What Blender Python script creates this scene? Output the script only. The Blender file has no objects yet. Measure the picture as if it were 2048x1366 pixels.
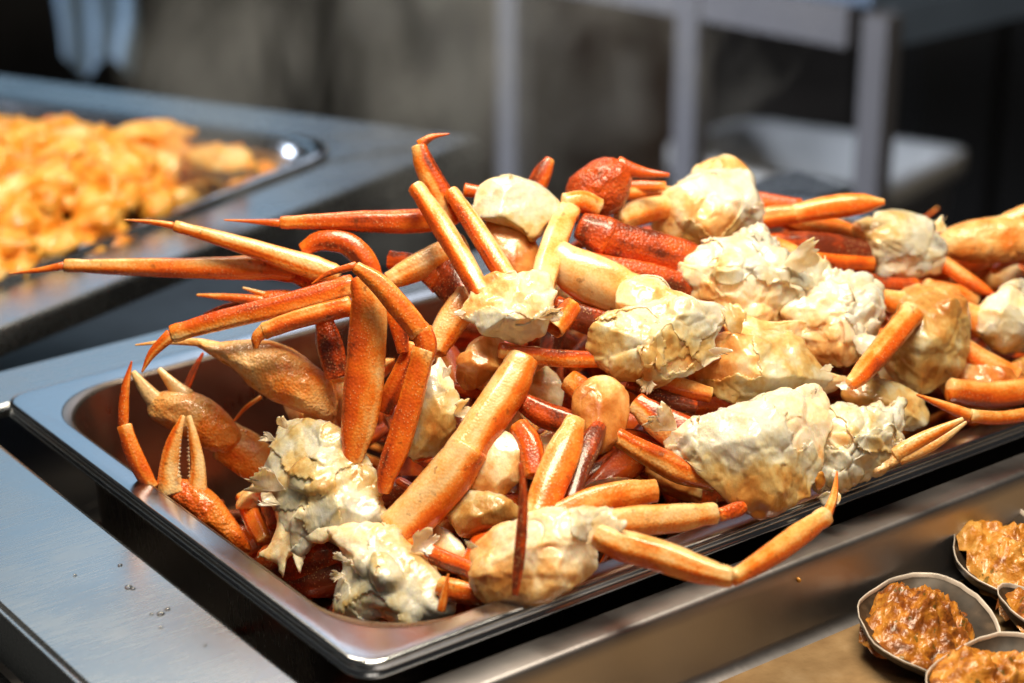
import bpy, math, random
import numpy as np
from mathutils import Vector, Matrix, noise
random.seed(7); np.random.seed(7)
SC = bpy.context.scene
COL = SC.collection

# ------------------------------------------------------------------ camera
# world: x along the crab pan's long side, y along its short side, z up, origin at the pan's near corner (rim level)
CAM = np.array([-0.39286209, -0.62042795, 0.4369265])
R = np.array([[7.99776460e-01, -2.27890560e-01, 5.55358899e-01],
              [-6.00297938e-01, -3.03618410e-01, 7.39904214e-01],
              [0.0, -9.25138775e-01, -3.79629091e-01]])      # columns: image right, image down, forward
F = 4371.9
cd = bpy.data.cameras.new('camera'); cam = bpy.data.objects.new('camera', cd); COL.objects.link(cam)
cd.sensor_width = 36; cd.lens = F * 36 / 2048; cd.clip_start = 0.02; cd.clip_end = 60
M = Matrix.Identity(4)
for i in range(3):
    M[i][0] = R[i, 0]; M[i][1] = -R[i, 1]; M[i][2] = -R[i, 2]; M[i][3] = CAM[i]
cam.matrix_world = M
cd.dof.use_dof = True; cd.dof.focus_distance = 0.965; cd.dof.aperture_fstop = 5.2; cd.dof.aperture_blades = 9
SC.camera = cam

# ------------------------------------------------------------------ world, lamps, exposure
w = bpy.data.worlds.new('World'); SC.world = w; w.use_nodes = True
bg = w.node_tree.nodes['Background']; bg.inputs[0].default_value = (0.62, 0.58, 0.54, 1); bg.inputs[1].default_value = 0.05

def area(name, loc, target, sx, sy, power, color, spread=180):
    l = bpy.data.lights.new(name, 'AREA'); l.shape = 'RECTANGLE'; l.size = sx; l.size_y = sy; l.energy = power; l.color = color; l.spread = math.radians(spread)
    o = bpy.data.objects.new(name, l); COL.objects.link(o); o.location = loc
    d = Vector(target) - Vector(loc)
    o.rotation_euler = d.to_track_quat('-Z', 'Y').to_euler()
    return o
area('heat_lamp', (0.17, -0.02, 0.86), (0.28, 0.14, 0), 0.50, 0.26, 15.5, (1.0, 0.83, 0.60))
area('front_fill', (-0.30, -0.75, 1.25), (0.2, 0.1, 0), 0.8, 0.5, 2.2, (1.0, 0.86, 0.68))  # soft fill added to brighten the heap's front faces, not a seen lamp
area('heat_lamp_back', (0.22, 0.70, 0.85), (0.22, 0.68, 0), 0.36, 0.14, 4.8, (1.0, 0.82, 0.58))
area('window_light', (1.80, 4.05, 1.95), (0.05, 0.2, 0), 1.1, 1.7, 4.8, (0.50, 0.77, 1.0))
area('window_light_far', (2.95, 3.6, 2.5), (0.05, 0.1, 0), 1.9, 1.6, 4.2, (0.72, 0.83, 1.0))
area('background_fill', (3.4, 4.4, 3.1), (2.6, 3.6, -1), 1.4, 1.4, 9.0, (0.95, 0.94, 1.0))  # fill added to lift the dark background, no known source
area('bin_fill', (-0.5, 1.6, 0.50), (1.2, 1.1, -0.3), 0.5, 0.4, 5.5, (0.82, 0.89, 1.0), 62)  # narrow fill added to brighten the bin
SC.view_settings.view_transform = 'Standard'; SC.view_settings.look = 'None'
SC.view_settings.exposure = 0.0; SC.view_settings.gamma = 1.0
SC.render.engine = 'CYCLES'
SC.cycles.use_denoising = True
SC.cycles.max_bounces = 6; SC.cycles.diffuse_bounces = 3; SC.cycles.glossy_bounces = 4
SC.cycles.caustics_reflective = False; SC.cycles.caustics_refractive = False
SC.cycles.sample_clamp_indirect = 4

# ------------------------------------------------------------------ mapping helpers
def rays(p):
    p = np.atleast_2d(np.asarray(p, float))[:, :2]
    q = np.column_stack([(p[:, 0] - 1024) / F, (p[:, 1] - 683) / F, np.ones(len(p))])
    return q @ R.T                                             # depth-1 rays
def sm(a, b, x): t = np.clip((x - a) / (b - a), 0, 1); return t * t * (3 - 2 * t)
def heap(x, y):                                                # the visible face of the heap of crab
    s = sm(0.02, 0.16, x)
    z = 0.60 * np.clip(y, 0.0, 9) * s + (1 - s) * (-0.045)
    return z + 3.0 * np.clip(y - 0.21, 0, 9)
TS = np.linspace(0.72, 1.75, 420)
def depth(p):
    r = rays(p); out = []
    for q in r:
        P = CAM + TS[:, None] * q
        h = P[:, 2] - np.maximum(heap(P[:, 0], P[:, 1]), -0.06)
        i = np.argmax(h < 0) if (h < 0).any() else len(TS) - 1
        out.append(TS[i])
    return np.array(out)
def at(p, d): return CAM + rays(p) * np.asarray(d).reshape(-1, 1)
def onz(p, z):
    r = rays(p)[0]; return CAM + r * (z - CAM[2]) / r[2]
RGT, UP, TOW = R[:, 0], -R[:, 1], -R[:, 2]

# ------------------------------------------------------------------ object helpers
def empty(name, loc, label, cat, group=None):
    o = bpy.data.objects.new(name, None); COL.objects.link(o); o.location = loc; o.empty_display_size = 0.02
    o['label'] = label; o['category'] = cat
    if group: o['group'] = group
    return o
def off(parent):
    v = np.zeros(3)
    while parent is not None: v += np.array(parent.location); parent = parent.parent
    return v
def mesh(name, V, Fc, mat, parent=None, attrs=None, smooth=True, loc=None):
    V = np.asarray(V, float)
    base = off(parent)
    if loc is not None: base = base + np.asarray(loc)
    me = bpy.data.meshes.new(name); me.from_pydata((V - base).tolist(), [], [list(map(int, f)) for f in Fc])
    if smooth: me.polygons.foreach_set('use_smooth', [True] * len(me.polygons))
    if attrs:
        for k, a in attrs.items():
            at_ = me.attributes.new(k, 'FLOAT', 'POINT'); at_.data.foreach_set('value', np.asarray(a, np.float32))
    me.materials.append(mat); me.update()
    o = bpy.data.objects.new(name, me); COL.objects.link(o)
    if loc is not None: o.location = loc
    if parent is not None: o.parent = parent
    return o
def tag(o, label=None, cat=None, group=None, kind=None):
    for k, v in (('label', label), ('category', cat), ('group', group), ('kind', kind)):
        if v: o[k] = v
    return o

# ------------------------------------------------------------------ materials
def newmat(name):
    m = bpy.data.materials.new(name); m.use_nodes = True
    nt = m.node_tree; b = nt.nodes['Principled BSDF']
    return m, nt, b
def nd(nt, t, **kw):
    n = nt.nodes.new(t)
    for k, v in kw.items(): setattr(n, k, v)
    return n
def ramp(nt, stops):
    r = nd(nt, 'ShaderNodeValToRGB'); e = r.color_ramp.elements
    while len(e) > 1: e.remove(e[-1])
    e[0].position = stops[0][0]; e[0].color = (*stops[0][1], 1)
    for p, c in stops[1:]:
        x = e.new(p); x.color = (*c, 1)
    return r
def mth(nt, op, a, b=None, c=None):
    n = nd(nt, 'ShaderNodeMath', operation=op)
    for i, v in enumerate((a, b, c)):
        if v is None: continue
        if hasattr(v, 'node'): nt.links.new(v, n.inputs[i])
        else: n.inputs[i].default_value = v
    return n.outputs[0]
def tex(nt, kind, scale, detail=3, vec=None, **kw):
    n = nd(nt, 'ShaderNodeTexNoise' if kind == 'noise' else 'ShaderNodeTexVoronoi', **kw)
    n.inputs['Scale'].default_value = scale
    if kind == 'noise': n.inputs['Detail'].default_value = detail
    if vec is not None: nt.links.new(vec, n.inputs['Vector'])
    return n
def geo_pos(nt): return nd(nt, 'ShaderNodeNewGeometry').outputs['Position']

def shell_material():
    m, nt, b = newmat('crab_shell'); L = nt.links.new
    pos = geo_pos(nt)
    a = nd(nt, 'ShaderNodeAttribute', attribute_name='tint')
    n1 = tex(nt, 'noise', 95, 4, pos); n2 = tex(nt, 'noise', 900, 2, pos); n0 = tex(nt, 'noise', 28, 3, pos)
    t = mth(nt, 'ADD', a.outputs['Fac'], mth(nt, 'MULTIPLY_ADD', n1.outputs['Fac'], 0.8, -0.40))
    t = mth(nt, 'ADD', t, mth(nt, 'MULTIPLY_ADD', n2.outputs['Fac'], 0.34, -0.17))
    t = mth(nt, 'ADD', t, mth(nt, 'MULTIPLY_ADD', n0.outputs['Fac'], 0.4, -0.2))
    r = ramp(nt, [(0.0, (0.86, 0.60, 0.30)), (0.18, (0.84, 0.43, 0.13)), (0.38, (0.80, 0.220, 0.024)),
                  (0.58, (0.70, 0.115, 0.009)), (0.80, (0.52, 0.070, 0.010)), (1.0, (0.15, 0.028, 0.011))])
    t = mth(nt, 'ADD', t, 0.05)
    L(t, r.inputs[0])
    # pale flecks on the granules
    v = tex(nt, 'voronoi', 760, vec=pos)
    fl = mth(nt, 'LESS_THAN', v.outputs['Distance'], 0.22)
    gate = mth(nt, 'GREATER_THAN', tex(nt, 'noise', 60, 2, pos).outputs['Fac'], 0.5)
    mx = nd(nt, 'ShaderNodeMix', data_type='RGBA'); L(mth(nt, 'MULTIPLY', mth(nt, 'MULTIPLY', fl, gate), 0.45), mx.inputs[0])
    L(r.outputs[0], mx.inputs[6]); mx.inputs[7].default_value = (0.85, 0.55, 0.25, 1)
    dk = nd(nt, 'ShaderNodeMix', data_type='RGBA'); dk.clamp_factor = True
    sp = mth(nt, 'MULTIPLY', mth(nt, 'SUBTRACT', tex(nt, 'noise', 230, 3, pos).outputs['Fac'], 0.64), 6.0)
    L(mth(nt, 'MINIMUM', mth(nt, 'MAXIMUM', sp, 0.0), 0.55), dk.inputs[0]); L(mx.outputs[2], dk.inputs[6]); dk.inputs[7].default_value = (0.16, 0.045, 0.012, 1)
    L(dk.outputs[2], b.inputs['Base Color'])
    rr = mth(nt, 'MULTIPLY_ADD', tex(nt, 'noise', 120, 3, pos).outputs['Fac'], 0.40, 0.12); L(rr, b.inputs['Roughness'])
    b.inputs['Specular IOR Level'].default_value = 0.45
    b.inputs['Subsurface Weight'].default_value = 0.12; b.inputs['Subsurface Radius'].default_value = (1, 0.35, 0.1)
    b.inputs['Subsurface Scale'].default_value = 0.003
    b.inputs['Coat Weight'].default_value = 0.5; b.inputs['Coat Roughness'].default_value = 0.13
    g = nd(nt, 'ShaderNodeAttribute', attribute_name='grain')
    bh = mth(nt, 'ADD', mth(nt, 'MULTIPLY', mth(nt, 'SUBTRACT', 0.5, v.outputs['Distance']), g.outputs['Fac']),
             mth(nt, 'MULTIPLY', n2.outputs['Fac'], 0.25))
    bp = nd(nt, 'ShaderNodeBump'); bp.inputs['Strength'].default_value = 0.42; bp.inputs['Distance'].default_value = 0.0007
    L(bh, bp.inputs['Height']); L(bp.outputs[0], b.inputs['Normal'])
    return m
def meat_material(name='crab_meat', thin=False):
    m, nt, b = newmat(name); L = nt.links.new
    pos = geo_pos(nt)
    a = nd(nt, 'ShaderNodeAttribute', attribute_name='stain')
    n1 = tex(nt, 'noise', 110, 4, pos); n2 = tex(nt, 'noise', 420, 3, pos)
    t = mth(nt, 'ADD', a.outputs['Fac'], mth(nt, 'MULTIPLY_ADD', n1.outputs['Fac'], 1.15, -0.50))
    t = mth(nt, 'ADD', t, mth(nt, 'MULTIPLY_ADD', n2.outputs['Fac'], 0.3, -0.15))
    r = ramp(nt, [(0.0, (0.93, 0.83, 0.66)), (0.26, (0.91, 0.71, 0.44)), (0.46, (0.84, 0.50, 0.20)), (0.68, (0.68, 0.30, 0.08)), (1.0, (0.48, 0.14, 0.02))])
    L(t, r.inputs[0])
    d = nd(nt, 'ShaderNodeAttribute', attribute_name='grime')
    dm = nd(nt, 'ShaderNodeMix', data_type='RGBA')
    L(mth(nt, 'MULTIPLY', d.outputs['Fac'], mth(nt, 'MULTIPLY_ADD', n2.outputs['Fac'], 2.4, -0.6)), dm.inputs[0]); dm.clamp_factor = True
    L(r.outputs[0], dm.inputs[6]); dm.inputs[7].default_value = (0.09, 0.06, 0.03, 1)
    L(dm.outputs[2], b.inputs['Base Color'])
    L(mth(nt, 'MULTIPLY_ADD', n1.outputs['Fac'], 0.4, 0.12), b.inputs['Roughness'])
    b.inputs['Subsurface Weight'].default_value = 0.45; b.inputs['Subsurface Radius'].default_value = (1, 0.5, 0.22)
    b.inputs['Subsurface Scale'].default_value = 0.008
    b.inputs['Coat Weight'].default_value = 0.6; b.inputs['Coat Roughness'].default_value = 0.10
    v = tex(nt, 'voronoi', 210, vec=pos)
    mp = nd(nt, 'ShaderNodeMapping'); mp.inputs['Scale'].default_value = (1, 1, 0.25); L(pos, mp.inputs['Vector'])
    fib = tex(nt, 'noise', 520, 3, mp.outputs[0])
    bh = mth(nt, 'ADD', mth(nt, 'MULTIPLY', v.outputs['Distance'], 0.35), mth(nt, 'ADD', mth(nt, 'MULTIPLY', fib.outputs['Fac'], 0.6), mth(nt, 'MULTIPLY', n1.outputs['Fac'], 1.2)))
    bp = nd(nt, 'ShaderNodeBump'); bp.inputs['Strength'].default_value = 0.6; bp.inputs['Distance'].default_value = 0.0012
    L(bh, bp.inputs['Height']); L(bp.outputs[0], b.inputs['Normal'])
    if thin:
        b.inputs['Transmission Weight'].default_value = 0.0; b.inputs['Alpha'].default_value = 0.92
    return m
def steel(name, col=(0.60, 0.60, 0.61), rough=0.24, scr=(1, 1, 1), smudge=0.16, bump=0.05):
    m, nt, b = newmat(name); L = nt.links.new
    pos = geo_pos(nt)
    b.inputs['Metallic'].default_value = 1.0; b.inputs['Base Color'].default_value = (*col, 1)
    mp = nd(nt, 'ShaderNodeMapping'); mp.inputs['Scale'].default_value = scr; L(pos, mp.inputs['Vector'])
    s = tex(nt, 'noise', 300, 4, mp.outputs[0]); big = tex(nt, 'noise', 22, 4, pos)
    rr = mth(nt, 'ADD', rough - smudge / 2, mth(nt, 'MULTIPLY', big.outputs['Fac'], smudge))
    rr = mth(nt, 'ADD', rr, mth(nt, 'MULTIPLY_ADD', s.outputs['Fac'], 0.12, -0.06)); L(rr, b.inputs['Roughness'])
    bp = nd(nt, 'ShaderNodeBump'); bp.inputs['Strength'].default_value = bump; bp.inputs['Distance'].default_value = 0.001
    L(s.outputs['Fac'], bp.inputs['Height']); L(bp.outputs[0], b.inputs['Normal'])
    return m
def plain(name, col, rough=0.5, var=0.25, scale=40, spec=0.5, metal=0.0, bump=0.0):
    m, nt, b = newmat(name); L = nt.links.new
    pos = geo_pos(nt); n = tex(nt, 'noise', scale, 4, pos)
    r = ramp(nt, [(0.25, tuple(c * (1 - var) for c in col)), (0.75, tuple(min(1, c * (1 + var)) for c in col))])
    L(n.outputs['Fac'], r.inputs[0]); L(r.outputs[0], b.inputs['Base Color'])
    b.inputs['Roughness'].default_value = rough; b.inputs['Specular IOR Level'].default_value = spec; b.inputs['Metallic'].default_value = metal
    if bump:
        bp = nd(nt, 'ShaderNodeBump'); bp.inputs['Strength'].default_value = bump; bp.inputs['Distance'].default_value = 0.002
        L(n.outputs['Fac'], bp.inputs['Height']); L(bp.outputs[0], b.inputs['Normal'])
    return m
MOL = plain('olive_shell', (0.20, 0.085, 0.018), 0.3, 0.5, 120); MS = shell_material(); MM = meat_material(); MF = meat_material('crab_membrane', True)
STP = steel('pan_steel', (0.52, 0.56, 0.62), 0.20, (1, 1, 1), 0.14, 0.02)
STC = steel('counter_steel', (0.50, 0.55, 0.60), 0.27, (0.25, 3, 1), 0.13, 0.05)
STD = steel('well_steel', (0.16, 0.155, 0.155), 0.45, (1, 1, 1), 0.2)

# ------------------------------------------------------------------ steel: pan, counter, trays
def rrect(x0, y0, x1, y1, inset, rad, n=10, z=0.0, nside=14):
    x0 += inset; y0 += inset; x1 -= inset; y1 -= inset; pts = []
    for cx, cy, a0 in ((x0 + rad, y0 + rad, 180), (x1 - rad, y0 + rad, 270), (x1 - rad, y1 - rad, 0), (x0 + rad, y1 - rad, 90)):
        for k in range(n + 1):
            a = math.radians(a0 + 90 * k / n); pts.append((cx + rad * math.cos(a), cy + rad * math.sin(a), z))
    return pts
def sweep_pan(x0, y0, x1, y1, prof, n=10, floor=True):
    V = []; Fc = []
    for inset, rad, z in prof: V += rrect(x0, y0, x1, y1, inset, rad, n, z)
    m = 4 * (n + 1)
    for i in range(len(prof) - 1):
        for j in range(m):
            k = (j + 1) % m; Fc.append((i * m + j, i * m + k, (i + 1) * m + k, (i + 1) * m + j))
    if floor: Fc.append(tuple(range((len(prof) - 1) * m, len(prof) * m)))
    return V, Fc
def bead(inset, rad, z, r, a0, a1, n=6):
    return [(inset + r * math.cos(math.radians(a0 + (a1 - a0) * k / n)), rad, z + r * math.sin(math.radians(a0 + (a1 - a0) * k / n))) for k in range(n + 1)]
PX1, PY1 = 0.545, 0.3255
pan = empty('hotel_pan', (PX1 / 2, PY1 / 2, -0.1), 'large rectangular stainless steel pan heaped with cooked crab legs', 'food pan')
rim = [(0.004, 0.010, -0.0078), (0.0020, 0.011, -0.0082)] + bead(0.0012, 0.012, -0.0071, 0.0012, 290, 130, 6)
rim += [(0.0012, 0.012, -0.0052), (0.0012, 0.012, -0.0032)] + bead(0.0019, 0.012, -0.0019, 0.0019, 190, 90, 6)
rim += [(0.006, 0.020, -0.0002), (0.0125, 0.038, -0.0009)]
V, Fc = sweep_pan(0, 0, PX1, PY1, rim, 12, False)
mesh('pan_rim', V, Fc, STP, pan)
body = [(0.0127, 0.0385, -0.00095)] + [(0.0127 + 0.0025 * math.sin(math.radians(a)), 0.046, -0.00095 - 0.0025 * (1 - math.cos(math.radians(a)))) for a in (25, 45, 65, 85)]
body += [(0.019, 0.052, -0.03), (0.021, 0.052, -0.075), (0.024, 0.050, -0.092), (0.030, 0.046, -0.099), (0.045, 0.04, -0.1)]
V, Fc = sweep_pan(0, 0, PX1, PY1, body, 12, True)
STI = steel('pan_inner_shaded_steel', (0.30, 0.26, 0.24), 0.30, (1, 1, 0.2), 0.2, 0.03)  # same pan steel darkened: shade inside the pan put into the colour
mesh('pan_body', V, Fc, STI, pan)

def slab(name, quad, z0, z1, mat, parent=None, bev=0.0025):
    q = [np.array(p[:2], float) for p in quad]; n = len(q); c = sum(q) / n
    V = []; rings = [(0.0, z0), (0.0, z1 - bev), (bev * 0.3, z1 - bev * 0.3), (bev, z1)]
    for ins, z in rings:
        for i in range(n):
            a, b_, p = q[i - 1], q[(i + 1) % n], q[i]
            d1 = (a - p) / np.linalg.norm(a - p); d2 = (b_ - p) / np.linalg.norm(b_ - p)
            s = abs(d1[0] * d2[1] - d1[1] * d2[0]) + 1e-6
            V.append((*(p + (d1 + d2) * ins / s), z))
    Fc = []
    for r in range(len(rings) - 1):
        for i in range(n):
            j = (i + 1) % n; Fc.append((r * n + i, r * n + j, (r + 1) * n + j, (r + 1) * n + i))
    Fc.append(tuple(range((len(rings) - 1) * n, len(rings) * n))); Fc.append(tuple(reversed(range(n))))
    return mesh(name, V, Fc, mat, parent, smooth=False)
def struct(o): o['kind'] = 'structure'; return o

cnt = empty('steel_counter', (0.2, 0.2, -0.14), 'brushed stainless steel serving counter with wells around the crab pan', 'counter')
slab('counter_plate', [(-0.0825, -0.14), (-0.0130, -0.14), (-0.0130, 0.345), (-0.0825, 0.345)], -0.016, -0.012, STC, cnt)
slab('counter_ledge', [(-0.35, 0.345), (0.60, 0.332), (0.60, 0.384), (-0.35, 0.384)], -0.018, -0.012, STC, cnt)
fa = np.array([0.0519, 0.4417]); fb = np.array([0.4414, 0.5623]); u = (fb - fa) / np.linalg.norm(fb - fa)
bk = np.array([0.279, 0.9367]) - np.array([0.4789, 0.5786]); bk /= np.linalg.norm(bk)
P0 = fa - u * 0.35; P1 = np.array([0.4760, 0.5735])
TRc = np.array([0.3787, 0.624]); TRf = TRc - bk * 0.027                       # tray corner (back right)
# the tray opening as a quad: right end runs along bk, front side along u
ta = np.array([0.0773, 0.4969]) - u * 0.25; tb = np.array([0.3514, 0.5873]); tc = np.array([0.3787, 0.624]); 
td = tc + bk * 0.36; te = ta + bk * 0.46
slab('counter_flange', [P0, P1, tb + u * 0.004, ta], -0.030, -0.0135, STC, cnt)
slab('counter_corner', [P1 + u * 0.0005, P1 + bk * 0.035, tc + (tc - te) * 0.01 + bk*0.02, tb + u * 0.0045], -0.030, -0.0132, STC, cnt)
slab('counter_back', [P1 + bk * 0.036, P1 + bk * 0.75, tc + bk * 0.75, tc + bk * 0.0205], -0.030, -0.0135, STC, cnt)
# well walls and floors under the openings (darker steel)
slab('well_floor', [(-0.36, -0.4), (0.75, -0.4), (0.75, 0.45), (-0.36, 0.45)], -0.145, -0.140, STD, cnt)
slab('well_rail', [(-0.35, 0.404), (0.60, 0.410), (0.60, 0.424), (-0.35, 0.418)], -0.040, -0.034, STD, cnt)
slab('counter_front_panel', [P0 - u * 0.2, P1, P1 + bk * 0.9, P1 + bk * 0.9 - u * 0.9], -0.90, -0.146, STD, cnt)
slab('plate_lip', [(-0.086, -0.14), (-0.0830, -0.14), (-0.0830, 0.345), (-0.086, 0.345)], -0.035, -0.0105, STC, cnt, 0.001)
# wet well at lower left
wat, nt, b = newmat('well_water'); b.inputs['Base Color'].default_value = (0.02, 0.022, 0.025, 1); b.inputs['Roughness'].default_value = 0.05
wn = tex(nt, 'noise', 60, 3, geo_pos(nt)); bp = nd(nt, 'ShaderNodeBump'); bp.inputs['Strength'].default_value = 0.4; bp.inputs['Distance'].default_value = 0.003
nt.links.new(wn.outputs['Fac'], bp.inputs['Height']); nt.links.new(bp.outputs[0], b.inputs['Normal'])
struct(mesh('water', [(-0.35, -0.2, -0.04), (-0.0865, -0.2, -0.04), (-0.0865, 0.345, -0.04), (-0.35, 0.345, -0.04)], [(0, 1, 2, 3)], wat))

# mussel tray on the right front
mt = empty('shell_tray', (0.25, -0.12, -0.055), 'shallow steel tray with sauce and stuffed shells in front of the crab pan', 'food tray')
STM = steel('tray_steel', (0.40, 0.40, 0.43), 0.40, (3, 0.3, 1), 0.2, 0.05)
V = []; prof = [(-0.0050, -0.016), (-0.0050, -0.0135), (-0.0058, -0.0122), (-0.0195, -0.0118), (-0.0212, -0.0123), (-0.0222, -0.0138), (-0.0228, -0.02), (-0.0246, -0.045), (-0.0262, -0.0486), (-0.0300, -0.0500)]
xs = np.linspace(-0.11, 0.75, 30)
for yy, zz in prof: V += [(x, yy, zz) for x in xs]
n = len(xs); Fc = [(i * n + j, i * n + j + 1, (i + 1) * n + j + 1, (i + 1) * n + j) for i in range(len(prof) - 1) for j in range(n - 1)]
mesh('tray_rim', V, Fc, STM, mt)
sauce, nt, b = newmat('sauce_film'); pos = geo_pos(nt)
r = ramp(nt, [(0.3, (0.16, 0.09, 0.04)), (0.55, (0.34, 0.23, 0.12)), (0.8, (0.50, 0.38, 0.24))]); nt.links.new(tex(nt, 'noise', 35, 5, pos).outputs['Fac'], r.inputs[0])
nt.links.new(r.outputs[0], b.inputs['Base Color']); b.inputs['Roughness'].default_value = 0.18
bp = nd(nt, 'ShaderNodeBump'); bp.inputs['Strength'].default_value = 0.35; bp.inputs['Distance'].default_value = 0.003
nt.links.new(tex(nt, 'noise', 130, 4, pos).outputs['Fac'], bp.inputs['Height']); nt.links.new(bp.outputs[0], b.inputs['Normal'])
mesh('tray_floor', [(-0.11, -0.30, -0.0503), (0.75, -0.30, -0.0503), (0.75, -0.0295, -0.0499), (-0.11, -0.0295, -0.0499)], [(0, 1, 2, 3)], sauce, mt)

# scallop tray at back left
st_ = empty('scallop_tray', (0.2, 0.68, -0.06), 'stainless steel tray full of golden scallop pieces at back left', 'food tray')
def quad_pan(q, prof):
    q = [np.array(p) for p in q]; c = sum(q) / 4; V = []; n = 6
    for ins, rad, z in prof:
        for i in range(4):
            p, a, b_ = q[i], q[i - 1], q[(i + 1) % 4]
            d1 = (a - p) / np.linalg.norm(a - p); d2 = (b_ - p) / np.linalg.norm(b_ - p)
            s = abs(d1[0] * d2[1] - d1[1] * d2[0])
            o = p + (d1 + d2) * ins / s
            for k in range(n + 1):
                t = k / n; V.append((*((1 - t) ** 2 * (o + d1 * rad) + 2 * t * (1 - t) * o + t * t * (o + d2 * rad)), z))
    m = 4 * (n + 1); Fc = []
    for i in range(len(prof) - 1):
        for j in range(m):
            k = (j + 1) % m; Fc.append((i * m + j, i * m + k, (i + 1) * m + k, (i + 1) * m + j))
    Fc.append(tuple(range((len(prof) - 1) * m, len(prof) * m)))
    return V, Fc
TQ = [ta, tb, tc, te]
td = tc + bk * 0.40
TQ = [ta, tb + u * 0.012, tc, td, ]
V, Fc = quad_pan(TQ, [(0, 0.02, -0.014), (0, 0.02, -0.011), (0.001, 0.02, -0.0095), (0.010, 0.03, -0.0090), (0.012, 0.035, -0.011), (0.016, 0.035, -0.02), (0.022, 0.035, -0.055), (0.035, 0.03, -0.06)])
mesh('tray_body', V, Fc, STP, st_)

# ------------------------------------------------------------------ shapes for crab
def cr(P, n):                                                   # Catmull-Rom resample, n points
    P = np.asarray(P, float)
    if len(P) == 2: P = np.array([P[0], (P[0] + P[1]) / 2, P[1]])
    Q = np.vstack([2 * P[0] - P[1], P, 2 * P[-1] - P[-2]])
    seg = np.linalg.norm(np.diff(P[:, :3], axis=0), axis=1); cum = np.r_[0, np.cumsum(seg)]
    out = []
    for s in np.linspace(0, cum[-1], n):
        i = min(np.searchsorted(cum, s, side='right') - 1, len(P) - 2); t = (s - cum[i]) / max(seg[i], 1e-9)
        a, b_, c, d = Q[i], Q[i + 1], Q[i + 2], Q[i + 3]
        out.append(0.5 * ((2 * b_) + (c - a) * t + (2 * a - 5 * b_ + 4 * c - d) * t * t + (3 * b_ - a - 3 * c + d) * t ** 3))
    return np.array(out)
NZ = lambda p, s: noise.noise(Vector((p[0] * s, p[1] * s, p[2] * s)))
def tube(C, rad, flat=0.8, tone=0.5, belly=(0, 0, 0), bamt=0.0, tipdark=0.0, cap=(0.4, 0.4), ns=24, seed=0, grain=0.6, collar=True, hole=False, wob=0.05):
    """C: control centres (world), rad: radii -> verts, faces, tint. Oval section with faint keels, wide side across the view."""
    P = np.column_stack([C, rad]); L = np.linalg.norm(np.diff(P[:, :3], axis=0), axis=1).sum()
    n = int(min(46, max(8, L / 0.0028)))
    Q = cr(P, n); cen = Q[:, :3]; rr = np.maximum(Q[:, 3], 0.0004)
    if collar:
        uu = np.linspace(0, 1, n)
        rr = rr * (1 + 0.10 * np.exp(-((uu - 0.97) / 0.03) ** 2) - 0.06 * np.exp(-((uu - 0.90) / 0.03) ** 2) + 0.08 * np.exp(-((uu - 0.03) / 0.03) ** 2) - 0.05 * np.exp(-((uu - 0.09) / 0.03) ** 2))
    T = np.gradient(cen, axis=0); T /= np.linalg.norm(T, axis=1)[:, None]
    rings = []; meta = []
    def capring(i, sgn, k):
        a = math.radians(90 * k)
        return cen[i] + T[i] * sgn * rr[i] * math.sin(a), rr[i] * math.cos(a)
    seq = []
    for k in (0.93, 0.75, 0.5, 0.25):
        c_, r_ = capring(0, -cap[0], k); seq.append((c_, r_, 0, 0.0))
    for i in range(n): seq.append((cen[i], rr[i], i, i / (n - 1)))
    if not hole:
        for k in (0.25, 0.5, 0.75, 0.93):
            c_, r_ = capring(n - 1, cap[1], k); seq.append((c_, r_, n - 1, 1.0))
    else:
        seq += [(cen[-1] + T[-1] * 0.0003, rr[-1] * 0.86, n - 1, 1.0), (cen[-1] - T[-1] * 0.004, rr[-1] * 0.75, n - 1, 1.0), (cen[-1] - T[-1] * 0.010, rr[-1] * 0.5, n - 1, 1.0)]
    V = []; tint = []; ph = random.random() * 6.28
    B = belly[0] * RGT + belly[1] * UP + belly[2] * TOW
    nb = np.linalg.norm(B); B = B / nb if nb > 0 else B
    so = Vector((seed * 3.1, seed * 1.7, seed))
    for c_, r_, i, uu in seq:
        S = np.cross(T[i], TOW); S /= max(np.linalg.norm(S), 1e-6); N = np.cross(S, T[i])
        for j in range(ns):
            a = 2 * math.pi * j / ns
            ca, sa = math.cos(a), math.sin(a)
            ca2 = math.copysign(abs(ca) ** 0.9, ca); sa2 = math.copysign(abs(sa) ** 0.9, sa)
            hx = 0.866 / math.cos((a + ph) % (math.pi / 3) - math.pi / 6)
            k = 0.35 + 0.65 * hx + 0.0 * math.cos(a) if False else (0.25 * 0.97 + 0.75 * hx) + 0.015 * max(0, noise.noise(Vector((uu * L * 420, a * 3, seed)))) * 2
            k += 0.0 * 0.035 * math.cos(4 * a + ph) 
            d = S * ca2 + N * sa2 * flat
            p = c_ + d * r_ * k
            k2 = wob * NZ(p + np.array(so), 70) + 0.5 * wob * NZ(p + np.array(so), 220)
            p = c_ + d * r_ * (k + k2)
            V.append(p)
            dn = d / max(np.linalg.norm(d), 1e-6)
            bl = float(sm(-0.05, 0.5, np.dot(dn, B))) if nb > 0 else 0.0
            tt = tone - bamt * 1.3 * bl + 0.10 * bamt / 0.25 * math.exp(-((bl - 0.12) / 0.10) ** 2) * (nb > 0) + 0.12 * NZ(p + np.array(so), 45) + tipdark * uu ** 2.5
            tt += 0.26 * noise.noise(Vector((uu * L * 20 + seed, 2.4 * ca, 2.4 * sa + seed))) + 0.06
            tt -= (0.22 * math.exp(-((uu - 0.0) / 0.09) ** 2) + 0.16 * math.exp(-((uu - 1.0) / 0.07) ** 2)) * (1 if collar else 0)
            tint.append(tt)
    m = len(seq); Fc = []
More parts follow.
